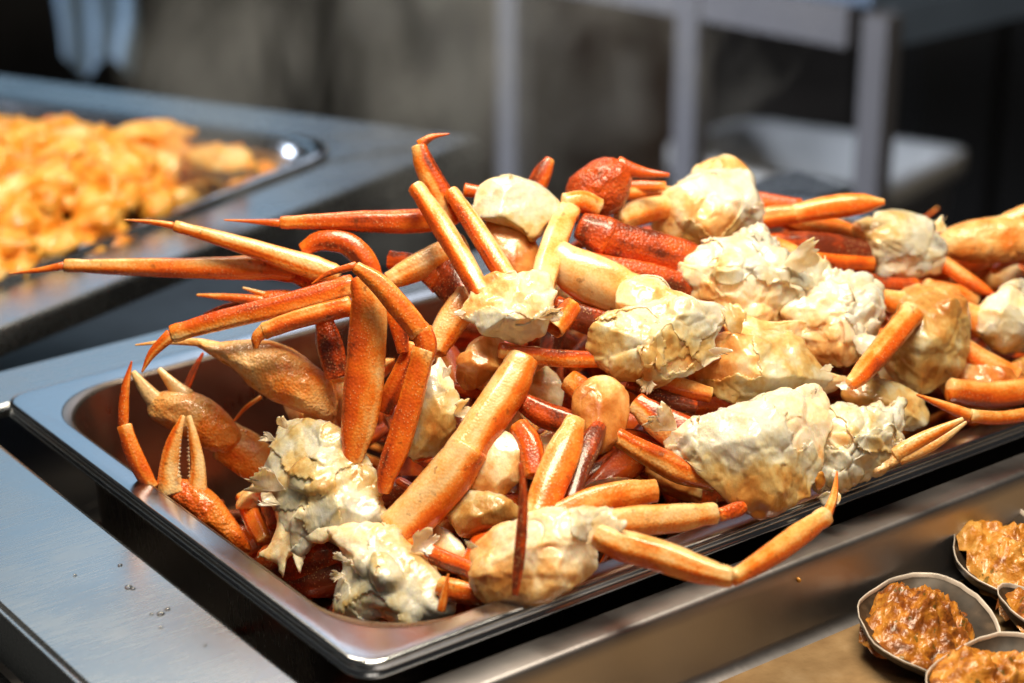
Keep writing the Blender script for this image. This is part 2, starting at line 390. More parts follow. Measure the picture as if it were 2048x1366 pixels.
    for i in range(m - 1):
        for j in range(ns):
            k = (j + 1) % ns; Fc.append((i * ns + j, i * ns + k, (i + 1) * ns + k, (i + 1) * ns + j))
    Fc.append(tuple(reversed(range(ns)))); Fc.append(tuple(range((m - 1) * ns, m * ns)))
    tint = np.clip(tint, 0, 1)
    return V, Fc, tint, np.full(len(V), grain)

def parse(s):
    segs = []
    for part in s.split('|'):
        pts = []
        for p in part.split(';'):
            v = [float(x) for x in p.split(',')]
            if len(v) == 3: v.append(0.0)
            pts.append(v)
        segs.append(np.array(pts))
    return segs
def place(pts, lift=0.0, anchor=None):
    d = depth(pts) if anchor is None else np.full(len(pts), depth([anchor])[0])
    if anchor is None and len(d) > 2:                          # keep a limb straight: linear in depth along its length
        s = np.r_[0, np.cumsum(np.linalg.norm(np.diff(pts[:, :2], axis=0), axis=1))]
        a = np.polyfit(s, d, 1); d = np.polyval(a, s)
    d = d - (lift + pts[:, 3]) / 1000.0
    return at(pts, d), d
def centre_of(s, lift=0, anchor=None):
    P = np.vstack([place(q, lift, anchor)[0] for q in parse(s)]); c = P.mean(0); c[2] = P[:, 2].min(); return c

LNAMES = ['upper_leg', 'lower_leg', 'leg_tip', 'leg_tip']
_seed = [0]
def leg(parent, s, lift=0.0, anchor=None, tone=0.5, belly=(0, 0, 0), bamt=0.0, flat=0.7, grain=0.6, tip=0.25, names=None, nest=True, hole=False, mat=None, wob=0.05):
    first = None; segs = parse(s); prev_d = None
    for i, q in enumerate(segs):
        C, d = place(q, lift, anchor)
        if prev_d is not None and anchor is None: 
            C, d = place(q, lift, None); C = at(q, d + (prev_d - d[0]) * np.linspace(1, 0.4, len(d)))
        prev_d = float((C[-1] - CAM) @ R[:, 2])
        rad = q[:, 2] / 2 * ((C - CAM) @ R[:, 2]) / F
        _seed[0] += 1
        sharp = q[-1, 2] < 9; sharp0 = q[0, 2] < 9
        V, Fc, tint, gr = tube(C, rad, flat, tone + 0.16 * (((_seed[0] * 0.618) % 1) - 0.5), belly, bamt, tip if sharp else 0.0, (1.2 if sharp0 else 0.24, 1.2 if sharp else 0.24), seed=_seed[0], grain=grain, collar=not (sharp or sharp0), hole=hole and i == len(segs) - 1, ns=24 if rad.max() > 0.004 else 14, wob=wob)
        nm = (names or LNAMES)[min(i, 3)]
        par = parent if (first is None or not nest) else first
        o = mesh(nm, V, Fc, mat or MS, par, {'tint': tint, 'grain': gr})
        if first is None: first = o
    return first

def ico(sub=2):
    import bmesh
    bm = bmesh.new(); bmesh.ops.create_icosphere(bm, subdivisions=sub, radius=1.0)
    V = np.array([v.co[:] for v in bm.verts]); Fc = [[v.index for v in f.verts] for f in bm.faces]; bm.free(); return V, Fc
ICO1, ICO2, ICO3 = ico(1), ico(2), ico(3)

def closed(P, n):
    P = np.asarray(P, float); m = len(P); seg = np.linalg.norm(np.roll(P, -1, 0) - P, axis=1); cum = np.r_[0, np.cumsum(seg)]
    out = []
    for s in np.linspace(0, cum[-1], n, endpoint=False):
        i = min(np.searchsorted(cum, s, side='right') - 1, m - 1); t = (s - cum[i]) / max(seg[i], 1e-9)
        a, b_, c, d = P[i - 1], P[i], P[(i + 1) % m], P[(i + 2) % m]
        out.append(0.5 * ((2 * b_) + (c - a) * t + (2 * a - 5 * b_ + 4 * c - d) * t * t + (3 * b_ - a - 3 * c + d) * t ** 3))
    return np.array(out)
def lump(outline, lift=0.0, anchor=None, bulge=0.55, rag=1.0, cells=44, crease=1.0, seed=0, tilt=0.5, na=132, nr=22, stain=0.25, sdir=(0, -1), samt=0.3, grime=None, lumpy=1.0, fan=0, lobes=0, facets=0, pop=0.45, vox=0.00115, smooth_it=1):
    """a solid, lumpy body whose silhouette follows an outline seen in the photo; bulge is its half thickness / its mean radius"""
    o = closed([tuple(map(float, p)) for p in outline], na)
    c = o.mean(0)
    d0 = depth([c] if anchor is None else [anchor])[0] - lift / 1000
    dd = np.zeros(na)
    if anchor is None: dd = np.clip((depth(o) - (d0 + lift / 1000)) * tilt, -0.02, 0.03)
    m2 = d0 / F; rel = (o - c) * m2
    so = np.array([seed * 7.3, seed * 2.9, seed * 5.1])
    mr = np.linalg.norm(rel, axis=1).mean(); T = mr * bulge
    ang = np.arctan2(rel[:, 1], rel[:, 0])
    rag_ = np.zeros(na)
    for i in range(na):                                        # ragged rim
        q = np.array([math.cos(ang[i]) * 3, math.sin(ang[i]) * 3, 0]) + so
        gate = float(sm(-0.05, 0.35, noise.noise(Vector(q * 0.6))))
        k = rag * 1.35 * gate * (0.0016 * noise.noise(Vector(q * 3.1)) + 0.0014 * abs(noise.noise(Vector(q * 7.7))) + 0.0008 * noise.noise(Vector(q * 14)))
        rag_[i] = k / max(mr, 1e-4)
    rl = np.linalg.norm(rel, axis=1); rs = rl.copy()
    for _ in range(60): rs = (np.roll(rs, 1) + rs + np.roll(rs, -1)) / 3
    rsm = rel / rl[:, None] * rs[:, None]
    sd = np.array([sdir[0], -sdir[1]], float); sd /= np.linalg.norm(sd)
    V = []; Fc = []
    cc = at([c], [d0])[0]
    def vert(r, i, side):
        wr = r ** 1.5; a2 = (rsm[i] * (1 - wr) + rel[i] * wr * (1 + rag_[i] * r ** 6)) * r; h = T * math.sqrt(max(0, 1 - r ** 2.4)) * side
        V.append(at([c], [d0 + dd[i] * r])[0] + RGT * a2[0] - UP * a2[1] + TOW * h)
    vert(0.0, 0, 1)
    R_ = [math.sin(math.pi / 2 * (k + 1) / 10) for k in range(10)]; R_[-1] = 1.0
    for r in R_:
        for i in range(na): vert(r, i, 1)
    nb = 7
    for r in [math.sin(math.pi / 2 * (nb - k) / (nb + 1)) for k in range(nb)]:
        for i in range(na): vert(r, i, -1)
    vert(0.0, 0, -1)
    Fc = [(1 + (i + 1) % na, 1 + i, 0) for i in range(na)]; tot = 10 + nb
    for k in range(tot - 1):
        for i in range(na):
            j = (i + 1) % na; a = 1 + k * na; Fc.append((a + i, a + j, a + na + j, a + na + i))
    last = 1 + tot * na; a = 1 + (tot - 1) * na
    Fc += [(a + i, a + (i + 1) % na, last) for i in range(na)]
    rg = random.Random(seed * 101 + 3)
    fa_ = rg.uniform(-0.9, 0.9); fd = RGT * math.cos(fa_) + UP * math.sin(fa_)
    for k in range(lobes):                                     # muscle chunks and plates standing proud of the body
        i = rg.randrange(na); t = math.sqrt(rg.random()) * 0.72; e = rel[i] * t
        hh = T * math.sqrt(max(0, 1 - t ** 2.4))
        s1 = mr * rg.uniform(0.26, 0.5); sc = (s1 * rg.uniform(0.9, 1.7), s1 * rg.uniform(0.5, 0.9), s1 * rg.uniform(0.45, 0.8))
        q = cc + TOW * (-dd[i] * t) + RGT * e[0] - UP * e[1] + TOW * (hh - sc[2] * 0.55)
        rm = np.array((Matrix.Rotation(math.atan2(-e[1], e[0]) + rg.uniform(-0.8, 0.8), 3, 'Z') @ Matrix.Rotation(rg.uniform(-0.5, 0.5), 3, 'Y')))
        v = np.sign(ICO2[0]) * np.abs(ICO2[0]) ** 0.8
        v = (v * np.array(sc)) @ rm.T; v = v[:, :1] * RGT + v[:, 1:2] * UP + v[:, 2:] * TOW + q
        n0 = len(V); V += list(v); Fc += [tuple(n0 + x for x in f) for f in ICO2[1]]
    me = bpy.data.meshes.new('tmp'); me.from_pydata([tuple(v - cc) for v in V], [], Fc); ob = bpy.data.objects.new('tmp', me); COL.objects.link(ob)
    md = ob.modifiers.new('r', 'REMESH'); md.mode = 'VOXEL'; md.voxel_size = max(0.0009, min(vox, mr / 13)); sm_ = ob.modifiers.new('s', 'SMOOTH'); sm_.factor = 0.5; sm_.iterations = smooth_it
    ev = ob.evaluated_get(bpy.context.evaluated_depsgraph_get()); m3 = ev.to_mesh()
    n = len(m3.vertices); P = np.empty(n * 3); m3.vertices.foreach_get('co', P); P = P.reshape(-1, 3) + cc
    N = np.empty(n * 3); m3.vertex_normals.foreach_get('vector', N); N = N.reshape(-1, 3)
    Fc = [tuple(p.vertices) for p in m3.polygons]
    ev.to_mesh_clear(); bpy.data.objects.remove(ob); bpy.data.meshes.remove(me)
    st = np.empty(n); gm = np.zeros(n); out = np.empty((n, 3))
    for k in range(facets):                                    # torn flat faces with crisp edges
        nv = np.array([rg.uniform(-1, 1), rg.uniform(-1, 1), rg.uniform(0.7, 1.4)]); nv /= np.linalg.norm(nv)
        nw = nv[0] * RGT + nv[1] * UP + nv[2] * TOW; pr = (P - cc) @ nw; lim_ = pr.max() * rg.uniform(0.64, 0.88)
        ov = np.clip(pr - lim_, 0, None); P = P - nw * (ov * 0.9)[:, None]
    relp = P - cc; X2 = relp @ RGT; Y2 = -(relp @ UP)
    for i in range(n):
        q = P[i] + so
        n1 = NZ(q, 40) * 0.14
        wq = q + 0.004 * np.array([NZ(q, 80), NZ(q + 5, 80), NZ(q + 9, 80)])
        def plates(sc, warp):                                  # tilted broken plates that step against each other
            x = Vector(warp * sc); dist, pts = noise.voronoi(x); d = x - pts[0]
            h = noise.cell_vector(pts[0] * 5.37)
            return d.dot(h - Vector((0.5, 0.5, 0.5))) * 2.0 * (0.25 + 0.75 * float(sm(0.0, 0.3, dist[1] - dist[0]))), dist
        p1, dist = plates(cells, wq); p2, dd2 = plates(cells * 2.3, wq); 
        gate = float(sm(-0.25, 0.25, NZ(q + 2, 38)))
        e = dist[1] - dist[0]
        qf = q - fd * (np.dot(q, fd) * 0.8)
        fac = crease * (0.21 * p1 - 0.03 * (1 - float(sm(0.0, 0.12, e))) - 0.30 * pop * max(0, dist[0] ** 2 - 0.2))
        tn = crease * gate * (0.05 * p2 - 0.16 * (pop - 0.3) * dd2[0] ** 2)
        tn += (0.11 * (1 - abs(NZ(qf, 70))) ** 3 + 0.04 * (1 - abs(NZ(qf + 3, 190))) ** 3 - 0.02 * abs(NZ(q, 210))) * lumpy
        fn = 0.11 * (1 - abs(math.sin(fan * 0.5 * math.atan2(Y2[i] , X2[i] - 0.6 * mr) + 2 * NZ(q, 20)))) * float(sm(-0.3, 0.3, -X2[i] / mr)) if fan else 0
        out[i] = P[i] + N[i] * T * (n1 * lumpy + fac + tn + fn)
        st[i] = stain + samt * (X2[i] * sd[0] + Y2[i] * sd[1]) / mr + 0.42 * NZ(q, 38) + 0.20 * NZ(q, 95)
        if grime is not None:
            gx, gy, gr_ = grime; g = 1 - min(1, math.hypot(c[0] + X2[i] / m2 - gx, c[1] + Y2[i] / m2 - gy) / gr_)
            gm[i] = max(0, g) ** 0.5 * 1.3
    return out, Fc, np.clip(st, 0, 1), gm, c, d0, rel / m2 + c
def flap(p, ang, size, d, seed=0, curl=0.5, width=1.4, stain=0.1):
    """torn translucent sheet: a ragged curled fan starting at pixel p, pointing to image angle ang"""
    rng = random.Random(seed); nr, na = 8, 27; V = []
    base = at([p], [d])[0]; m2 = d / F * size
    tilt = rng.uniform(-0.3, 0.8); ph = rng.uniform(0, 50)
    for i in range(nr + 1):
        r = i / nr
        for j in range(na):
            f = j / (na - 1)
            a = ang + (f - 0.5) * width + 0.35 * noise.noise(Vector((f * 3, r * 2, ph)))
            jag = 0.45 * noise.noise(Vector((f * 4.5, ph, 0))) + 0.30 * noise.noise(Vector((f * 11, ph, 3))) + 0.16 * noise.noise(Vector((f * 25, ph, 7)))
            rr = r * (1 + jag * r * r) * (1 - 0.35 * abs(2 * f - 1) ** 3)
            x, y = math.cos(a) * rr, math.sin(a) * rr
            h = curl * rr * rr * math.sin(3 * a + seed) + tilt * rr * 0.6
            q = base + RGT * x * m2 - UP * y * m2 + TOW * h * m2
            q = q + TOW * NZ(q + seed, 140) * 0.0026 + RGT * NZ(q + seed + 9, 160) * 0.0016
            V.append(q)
    Fc = [(i * na + j, i * na + j + 1, (i + 1) * na + j + 1, (i + 1) * na + j) for i in range(nr) for j in range(na - 1)]
    n = len(V); V2 = [v - TOW * 0.0005 for v in V]
    Fb = [tuple(n + k for k in reversed(f)) for f in Fc]
    bd = [i * na for i in range(nr + 1)] + [nr * na + j for j in range(1, na)] + [i * na + na - 1 for i in range(nr - 1, -1, -1)] + list(range(na - 2, 0, -1))
    Fs = [(bd[k], bd[(k + 1) % len(bd)], n + bd[(k + 1) % len(bd)], n + bd[k]) for k in range(len(bd))]
    return V + V2, Fc + Fb + Fs, np.full(2 * n, stain)

def shoulder(parent, outline, lift=0.0, flaps=4, shreds=14, name='shoulder', mat=None, seed=1, stain=0.25, spikes=(), **kw):
    cq = np.array(outline, float).mean(0); outline = [tuple(cq + (np.array(q) - cq) * 1.13) for q in outline]
    kw.setdefault('lobes', 3); kw.setdefault('facets', 14)
    V, Fc, st, gm, c, d0, edge = lump(outline, lift, seed=seed, stain=stain, **kw)
    o = mesh(name, V, Fc, mat or MM, parent, {'stain': st, 'grime': gm})
    rng = random.Random(seed * 13); bl = kw.get('bulge', 0.55); mr = np.linalg.norm(edge - c, axis=1).mean()
    Vp = np.array(V); me = o.data; nn = len(me.vertices); N = np.empty(nn * 3); me.vertex_normals.foreach_get('vector', N); N = N.reshape(-1, 3)
    for k in range(2 if flaps > 4 else min(flaps, 1)):                 # peeled shell plates: a torn skin lying on the meat, edges curling off
        so = np.array([seed * 3.3 + k * 9.1, seed * 1.9, k * 4.7]); thr = -0.02 + 0.1 * k
        val = np.array([NZ(v + so, 24) + 0.20 * NZ(v + so, 75) + 0.05 * NZ(v + so, 250) - thr for v in Vp]); val -= 1.5 * (N @ TOW < -0.1)
        keep = [f for f in Fc if min(val[i] for i in f) > -0.02]
        par = {}
        def find(x):
            while par.setdefault(x, x) != x: par[x] = par[par[x]]; x = par[x]
            return x
        for f in keep:
            for i in f[1:]: par[find(i)] = find(f[0])
        cnt_ = {}
        for f in keep: cnt_[find(f[0])] = cnt_.get(find(f[0]), 0) + 1
        if not cnt_ or max(cnt_.values()) < 30: continue
        big_ = max(cnt_, key=cnt_.get); keep = [f for f in keep if find(f[0]) == big_]
        ids = sorted({i for f in keep for i in f}); mp_ = {a: b_ for b_, a in enumerate(ids)}
        vv = val[ids]; lift_ = 0.0002 + (0.0009 + 0.0009 * k) * np.exp(-np.clip(vv, 0, 9) / 0.09) * np.clip(0.6 + np.array([NZ(Vp[i] + so, 60) for i in ids]), 0, 1.4)
        top_ = Vp[ids] + N[ids] * lift_[:, None]; bot_ = top_ - N[ids] * 0.0006; n0 = len(ids)
        F1 = [tuple(mp_[i] for i in f) for f in keep]; F2 = [tuple(n0 + i for i in reversed(f)) for f in F1]
        eg = {}
        for f in F1:
            for a_, b_ in zip(f, f[1:] + f[:1]): eg[(a_, b_)] = 1
        F3 = [(b_, a_, n0 + a_, n0 + b_) for (a_, b_) in eg if (b_, a_) not in eg]
        ss = np.clip(np.asarray(st)[ids] - 0.05 + 0.1 * k + 0.15 * np.array([NZ(Vp[i] + so, 50) for i in ids]), 0, 1)
        mesh('torn_membrane', np.vstack([top_, bot_]), F1 + F2 + F3, MF, o, {'stain': np.r_[ss, ss]})
    for k in range(1 if flaps > 3 else 0):
        i = rng.randrange(len(edge)); e = edge[i]; t = rng.uniform(0.62, 0.95); p = c + (e - c) * t
        a = math.atan2(*(e - c)[::-1]) + rng.uniform(-0.5, 0.5)
        hh = mr * bl * math.sqrt(max(0, 1 - t ** 2.4)) * d0 / F
        V2, F2, s2 = flap(p, a, mr * rng.uniform(0.36, 0.62), d0 - hh * 0.9, seed * 31 + k, rng.uniform(0.1, 0.6), rng.uniform(0.9, 1.7), stain * 0.6)
        mesh('torn_membrane', V2, F2, MF, o, {'stain': s2})
    for k, (x, y, adeg, sz) in enumerate(spikes):
        V2, F2, s2 = flap((x, y), math.radians(adeg), sz, d0 - 0.004, seed * 77 + k, 0.35, 0.9, 0.05)
        mesh('torn_membrane', V2, F2, MF, o, {'stain': s2})
    shreds = shreds // 3
    shreds = 0
    if shreds:
        VV = []; FF = []; SS = []
        for k in range(shreds):
            e = edge[rng.randrange(len(edge))]; t = rng.uniform(0.1, 0.85); p = c + (e - c) * t
            hh = mr * bl * math.sqrt(1 - t ** 2.4) * d0 / F * 0.93
            q = at([p], [d0 - hh])[0]; s = rng.uniform(0.0012, 0.0034)
            sc = np.array([rng.uniform(0.7, 1.8), rng.uniform(0.6, 1.0), rng.uniform(0.5, 0.9)]) * s
            a = rng.uniform(0, 3.14); v = ICO2[0] * sc; ca, sa = math.cos(a), math.sin(a)
            v = np.column_stack([v[:, 0] * ca - v[:, 1] * sa, v[:, 0] * sa + v[:, 1] * ca, v[:, 2]])
            v = v[:, :1] * RGT + v[:, 1:2] * UP + v[:, 2:] * TOW + q
            v = np.array([x + (x - q) * 0.45 * NZ(x + k, 300) for x in v])
            n0 = sum(len(z) for z in VV); VV.append(v); FF += [[n0 + i for i in f] for f in ICO2[1]]
            SS.append(np.full(len(v), rng.choice([0.0, 0.05, 0.15, 0.35])))
        s_ = mesh('meat_shreds', np.vstack(VV), FF, MM, o, {'stain': np.concatenate(SS)}); s_['kind'] = 'stuff'
    return o

def cluster(outline, label, group=None):
    c = np.array(outline, float).mean(0); d = depth([c])[0]; p = at([c], [d + 0.01])[0]
    return empty('crab_cluster', p, label, 'crab cluster', group)
def legthing(s, label, lift=0.0, anchor=None, **kw):
    t = empty('crab_limb', centre_of(s, lift, anchor), label, 'crab leg')
    leg(t, s, lift, anchor, **kw); return t
#DATA
# ------------------------------------------------------------------ crab clusters
UPB, DNB, FRB = (0, 1, 0.3), (0, -1, 0.3), (0, 0.2, 1)
# big white shoulder at the lower left
O = [(572, 855), (612, 850), (662, 866), (716, 902), (746, 952), (748, 1005), (772, 1030), (740, 1066), (680, 1075), (622, 1062), (580, 1050), (556, 1010), (543, 968), (552, 915)]
c = cluster(O, 'big white crab shoulder with a long ragged membrane hanging toward the near left rim')
sh = shoulder(c, O, 22, 5, 22, seed=101, facets=5, lobes=2, stain=0.02, sdir=(0.5, 1), samt=0.25, bulge=0.5, rag=1.4, spikes=[(560, 965, 185, 36), (560, 1010, 200, 40), (555, 880, 190, 30), (575, 860, 240, 26)])
V, Fc, st, gm, _, _, _ = lump([(560, 1010), (600, 1020), (625, 1060), (612, 1100), (600, 1150), (590, 1110), (575, 1120), (566, 1152), (552, 1128), (526, 1116), (540, 1085), (553, 1050)], 26, seed=31, bulge=0.3, rag=3, stain=0.02, samt=0.1, na=90, nr=12)
mesh('torn_membrane', V, Fc, MM, sh, {'stain': st, 'grime': gm})
V, Fc, st, gm, _, _, _ = lump([(600, 1060), (660, 1050), (700, 1062), (660, 1080), (625, 1085), (590, 1068)], 27, seed=32, bulge=0.3, rag=3, stain=0.02, samt=0.1, na=80, nr=12)
mesh('torn_membrane', V, Fc, MM, sh, {'stain': st, 'grime': gm})
# shoulder at the near corner
O = [(664, 1068), (705, 1058), (778, 1066), (816, 1092), (848, 1130), (876, 1178), (886, 1214), (830, 1226), (760, 1226), (692, 1218), (688, 1172), (700, 1130), (690, 1100)]
c = cluster(O, 'white crab shoulder at the near corner with one long broad leg running up the heap')
shoulder(c, O, 20, 5, 12, seed=107, facets=2, lobes=3, stain=0.02, sdir=(0.2, 1), samt=0.22, bulge=0.5, rag=1.2, spikes=[(690, 1150, 175, 30), (695, 1120, 200, 28), (690, 1190, 170, 18)])
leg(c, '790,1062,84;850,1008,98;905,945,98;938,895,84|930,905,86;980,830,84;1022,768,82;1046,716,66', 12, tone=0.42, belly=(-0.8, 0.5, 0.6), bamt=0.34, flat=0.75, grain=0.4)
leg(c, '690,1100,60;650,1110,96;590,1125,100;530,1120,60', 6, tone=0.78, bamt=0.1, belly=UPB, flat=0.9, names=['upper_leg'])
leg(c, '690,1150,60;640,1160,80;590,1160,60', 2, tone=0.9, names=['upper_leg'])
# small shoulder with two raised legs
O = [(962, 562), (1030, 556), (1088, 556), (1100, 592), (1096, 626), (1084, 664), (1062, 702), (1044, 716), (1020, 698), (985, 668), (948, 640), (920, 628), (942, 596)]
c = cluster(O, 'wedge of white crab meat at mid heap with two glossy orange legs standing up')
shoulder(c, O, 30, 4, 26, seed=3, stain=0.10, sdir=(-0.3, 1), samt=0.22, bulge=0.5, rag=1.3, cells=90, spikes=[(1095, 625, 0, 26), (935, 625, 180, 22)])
leg(c, '965,592,44;925,520,48;876,440,46;832,374,34', 26, tone=0.60, belly=(0.8, 0.6, 0.25), bamt=0.42, flat=0.9, grain=0.7)  # cream upper right side is lamp highlight put into the shell colour
leg(c, '1020,566,48;985,510,46;940,440,42;902,384,32', 26, tone=0.55, belly=(0.8, 0.6, 0.25), bamt=0.42, flat=0.9, grain=0.7)  # same painted highlight along this leg's upper right side
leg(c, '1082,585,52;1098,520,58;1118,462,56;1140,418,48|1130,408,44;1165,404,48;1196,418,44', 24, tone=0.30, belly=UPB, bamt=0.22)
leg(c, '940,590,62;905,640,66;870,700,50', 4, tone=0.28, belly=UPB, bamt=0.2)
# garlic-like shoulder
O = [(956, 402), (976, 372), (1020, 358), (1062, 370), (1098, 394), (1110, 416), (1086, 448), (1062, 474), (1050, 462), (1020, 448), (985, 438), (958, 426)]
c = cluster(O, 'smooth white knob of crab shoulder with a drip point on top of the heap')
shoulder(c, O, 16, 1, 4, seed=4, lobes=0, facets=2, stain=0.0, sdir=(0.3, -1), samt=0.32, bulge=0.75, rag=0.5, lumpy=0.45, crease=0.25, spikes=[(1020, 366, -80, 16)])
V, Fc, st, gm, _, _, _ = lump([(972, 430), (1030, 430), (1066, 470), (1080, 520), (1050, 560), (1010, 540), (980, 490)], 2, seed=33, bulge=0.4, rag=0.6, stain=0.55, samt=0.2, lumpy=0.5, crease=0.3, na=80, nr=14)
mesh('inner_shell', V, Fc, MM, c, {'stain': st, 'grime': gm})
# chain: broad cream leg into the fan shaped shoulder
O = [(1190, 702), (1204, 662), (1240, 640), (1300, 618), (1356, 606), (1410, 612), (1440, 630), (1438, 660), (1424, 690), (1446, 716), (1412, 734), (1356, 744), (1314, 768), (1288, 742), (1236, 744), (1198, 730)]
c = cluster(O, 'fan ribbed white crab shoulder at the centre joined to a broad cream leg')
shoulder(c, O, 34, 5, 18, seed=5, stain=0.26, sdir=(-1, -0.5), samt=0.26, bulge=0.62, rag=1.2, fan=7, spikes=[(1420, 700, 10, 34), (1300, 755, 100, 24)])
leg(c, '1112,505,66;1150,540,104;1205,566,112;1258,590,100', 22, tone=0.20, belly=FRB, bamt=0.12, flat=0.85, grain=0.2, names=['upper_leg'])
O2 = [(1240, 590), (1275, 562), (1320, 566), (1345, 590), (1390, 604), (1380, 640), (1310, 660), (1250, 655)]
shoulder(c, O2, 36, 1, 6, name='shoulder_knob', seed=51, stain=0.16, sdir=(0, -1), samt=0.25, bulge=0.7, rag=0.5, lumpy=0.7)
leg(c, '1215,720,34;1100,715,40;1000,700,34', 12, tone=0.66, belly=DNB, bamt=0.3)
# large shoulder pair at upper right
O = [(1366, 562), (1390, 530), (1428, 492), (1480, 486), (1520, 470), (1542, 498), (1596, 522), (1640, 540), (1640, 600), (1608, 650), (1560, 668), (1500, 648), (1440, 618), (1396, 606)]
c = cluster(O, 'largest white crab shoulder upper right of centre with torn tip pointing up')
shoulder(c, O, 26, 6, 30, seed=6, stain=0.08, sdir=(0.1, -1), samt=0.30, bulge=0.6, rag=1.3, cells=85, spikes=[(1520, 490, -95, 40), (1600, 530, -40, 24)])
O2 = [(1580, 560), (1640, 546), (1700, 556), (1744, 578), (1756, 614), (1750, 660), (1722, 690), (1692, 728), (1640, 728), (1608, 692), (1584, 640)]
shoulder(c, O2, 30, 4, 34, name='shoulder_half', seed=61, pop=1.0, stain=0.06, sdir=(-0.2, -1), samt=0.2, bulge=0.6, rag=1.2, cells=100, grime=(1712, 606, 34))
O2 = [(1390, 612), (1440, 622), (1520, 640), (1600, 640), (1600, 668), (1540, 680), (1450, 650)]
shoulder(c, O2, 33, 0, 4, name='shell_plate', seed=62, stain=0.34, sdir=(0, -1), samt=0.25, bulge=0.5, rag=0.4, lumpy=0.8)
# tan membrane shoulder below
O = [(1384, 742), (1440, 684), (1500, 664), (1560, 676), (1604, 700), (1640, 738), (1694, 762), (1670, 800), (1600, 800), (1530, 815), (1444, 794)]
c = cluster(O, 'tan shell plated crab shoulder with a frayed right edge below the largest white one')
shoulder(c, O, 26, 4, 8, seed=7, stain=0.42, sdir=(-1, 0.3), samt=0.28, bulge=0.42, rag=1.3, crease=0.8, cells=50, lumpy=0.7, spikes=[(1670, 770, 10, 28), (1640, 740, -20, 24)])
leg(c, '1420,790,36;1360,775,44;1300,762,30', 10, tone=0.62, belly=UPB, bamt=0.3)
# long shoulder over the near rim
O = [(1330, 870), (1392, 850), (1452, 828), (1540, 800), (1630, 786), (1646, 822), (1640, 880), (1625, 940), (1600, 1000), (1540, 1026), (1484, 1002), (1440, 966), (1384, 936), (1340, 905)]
c = cluster(O, 'long white crab shoulder, painted amber shade below, leaning over the near rim with a red leg stub')
shoulder(c, O, 30, 4, 10, seed=8, stain=0.16, sdir=(-0.2, -1), samt=0.75, bulge=0.52, rag=0.9, lumpy=0.8, spikes=[(1620, 800, -60, 24), (1400, 850, -110, 16)])  # downward stain gradient paints the overhead lamp's shade on the lower face
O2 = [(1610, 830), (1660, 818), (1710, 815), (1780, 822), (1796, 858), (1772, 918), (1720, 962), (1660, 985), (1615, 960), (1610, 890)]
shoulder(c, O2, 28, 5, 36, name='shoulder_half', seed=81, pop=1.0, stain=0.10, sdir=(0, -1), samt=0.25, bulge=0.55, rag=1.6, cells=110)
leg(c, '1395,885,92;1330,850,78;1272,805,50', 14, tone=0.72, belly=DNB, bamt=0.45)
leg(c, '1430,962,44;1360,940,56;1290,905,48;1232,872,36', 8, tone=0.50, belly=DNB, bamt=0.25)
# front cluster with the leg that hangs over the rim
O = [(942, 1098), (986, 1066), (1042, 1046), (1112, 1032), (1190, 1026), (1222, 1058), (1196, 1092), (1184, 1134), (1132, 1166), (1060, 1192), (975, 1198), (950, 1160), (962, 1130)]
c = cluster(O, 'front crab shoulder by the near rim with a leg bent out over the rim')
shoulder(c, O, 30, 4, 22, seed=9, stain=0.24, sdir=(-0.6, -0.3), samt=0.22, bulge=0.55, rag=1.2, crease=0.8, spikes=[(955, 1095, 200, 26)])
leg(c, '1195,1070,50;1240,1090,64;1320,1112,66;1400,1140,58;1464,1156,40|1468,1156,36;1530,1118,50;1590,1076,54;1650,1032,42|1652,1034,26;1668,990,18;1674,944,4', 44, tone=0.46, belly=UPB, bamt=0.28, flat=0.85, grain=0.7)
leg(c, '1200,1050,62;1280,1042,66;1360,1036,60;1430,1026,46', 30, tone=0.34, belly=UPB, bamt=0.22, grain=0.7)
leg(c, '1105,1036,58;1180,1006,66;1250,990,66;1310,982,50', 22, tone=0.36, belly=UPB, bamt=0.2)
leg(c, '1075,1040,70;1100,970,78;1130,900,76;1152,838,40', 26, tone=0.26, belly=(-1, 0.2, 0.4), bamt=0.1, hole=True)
leg(c, '1140,1010,30;1160,940,44;1185,880,48;1200,850,30', 18, tone=0.86, names=['upper_leg'])
# upper right knuckle
O = [(1296, 440), (1330, 392), (1386, 362), (1440, 350), (1486, 348), (1502, 384), (1510, 412), (1504, 452), (1450, 486), (1372, 482), (1312, 462)]
c = cluster(O, 'cream crab shoulder block at the very top of the heap right of the red claw')
shoulder(c, O, 10, 3, 8, seed=10, stain=0.10, sdir=(-0.1, -1), samt=0.7, bulge=0.62, rag=0.8, lumpy=0.7, spikes=[(1500, 410, 0, 22)])
O2 = [(1392, 362), (1402, 330), (1446, 313), (1488, 334), (1500, 366), (1450, 380)]
shoulder(c, O2, 14, 0, 3, name='shoulder_knob', seed=101, stain=0.28, sdir=(0, 1), samt=0.1, bulge=0.8, rag=0.4, lumpy=0.7)
leg(c, '1345,410,46;1295,420,56;1240,438,50', 4, tone=0.24, belly=UPB, bamt=0.15)
leg(c, '1340,385,26;1290,384,30;1245,388,28', -4, tone=0.34, belly=UPB, bamt=0.15)
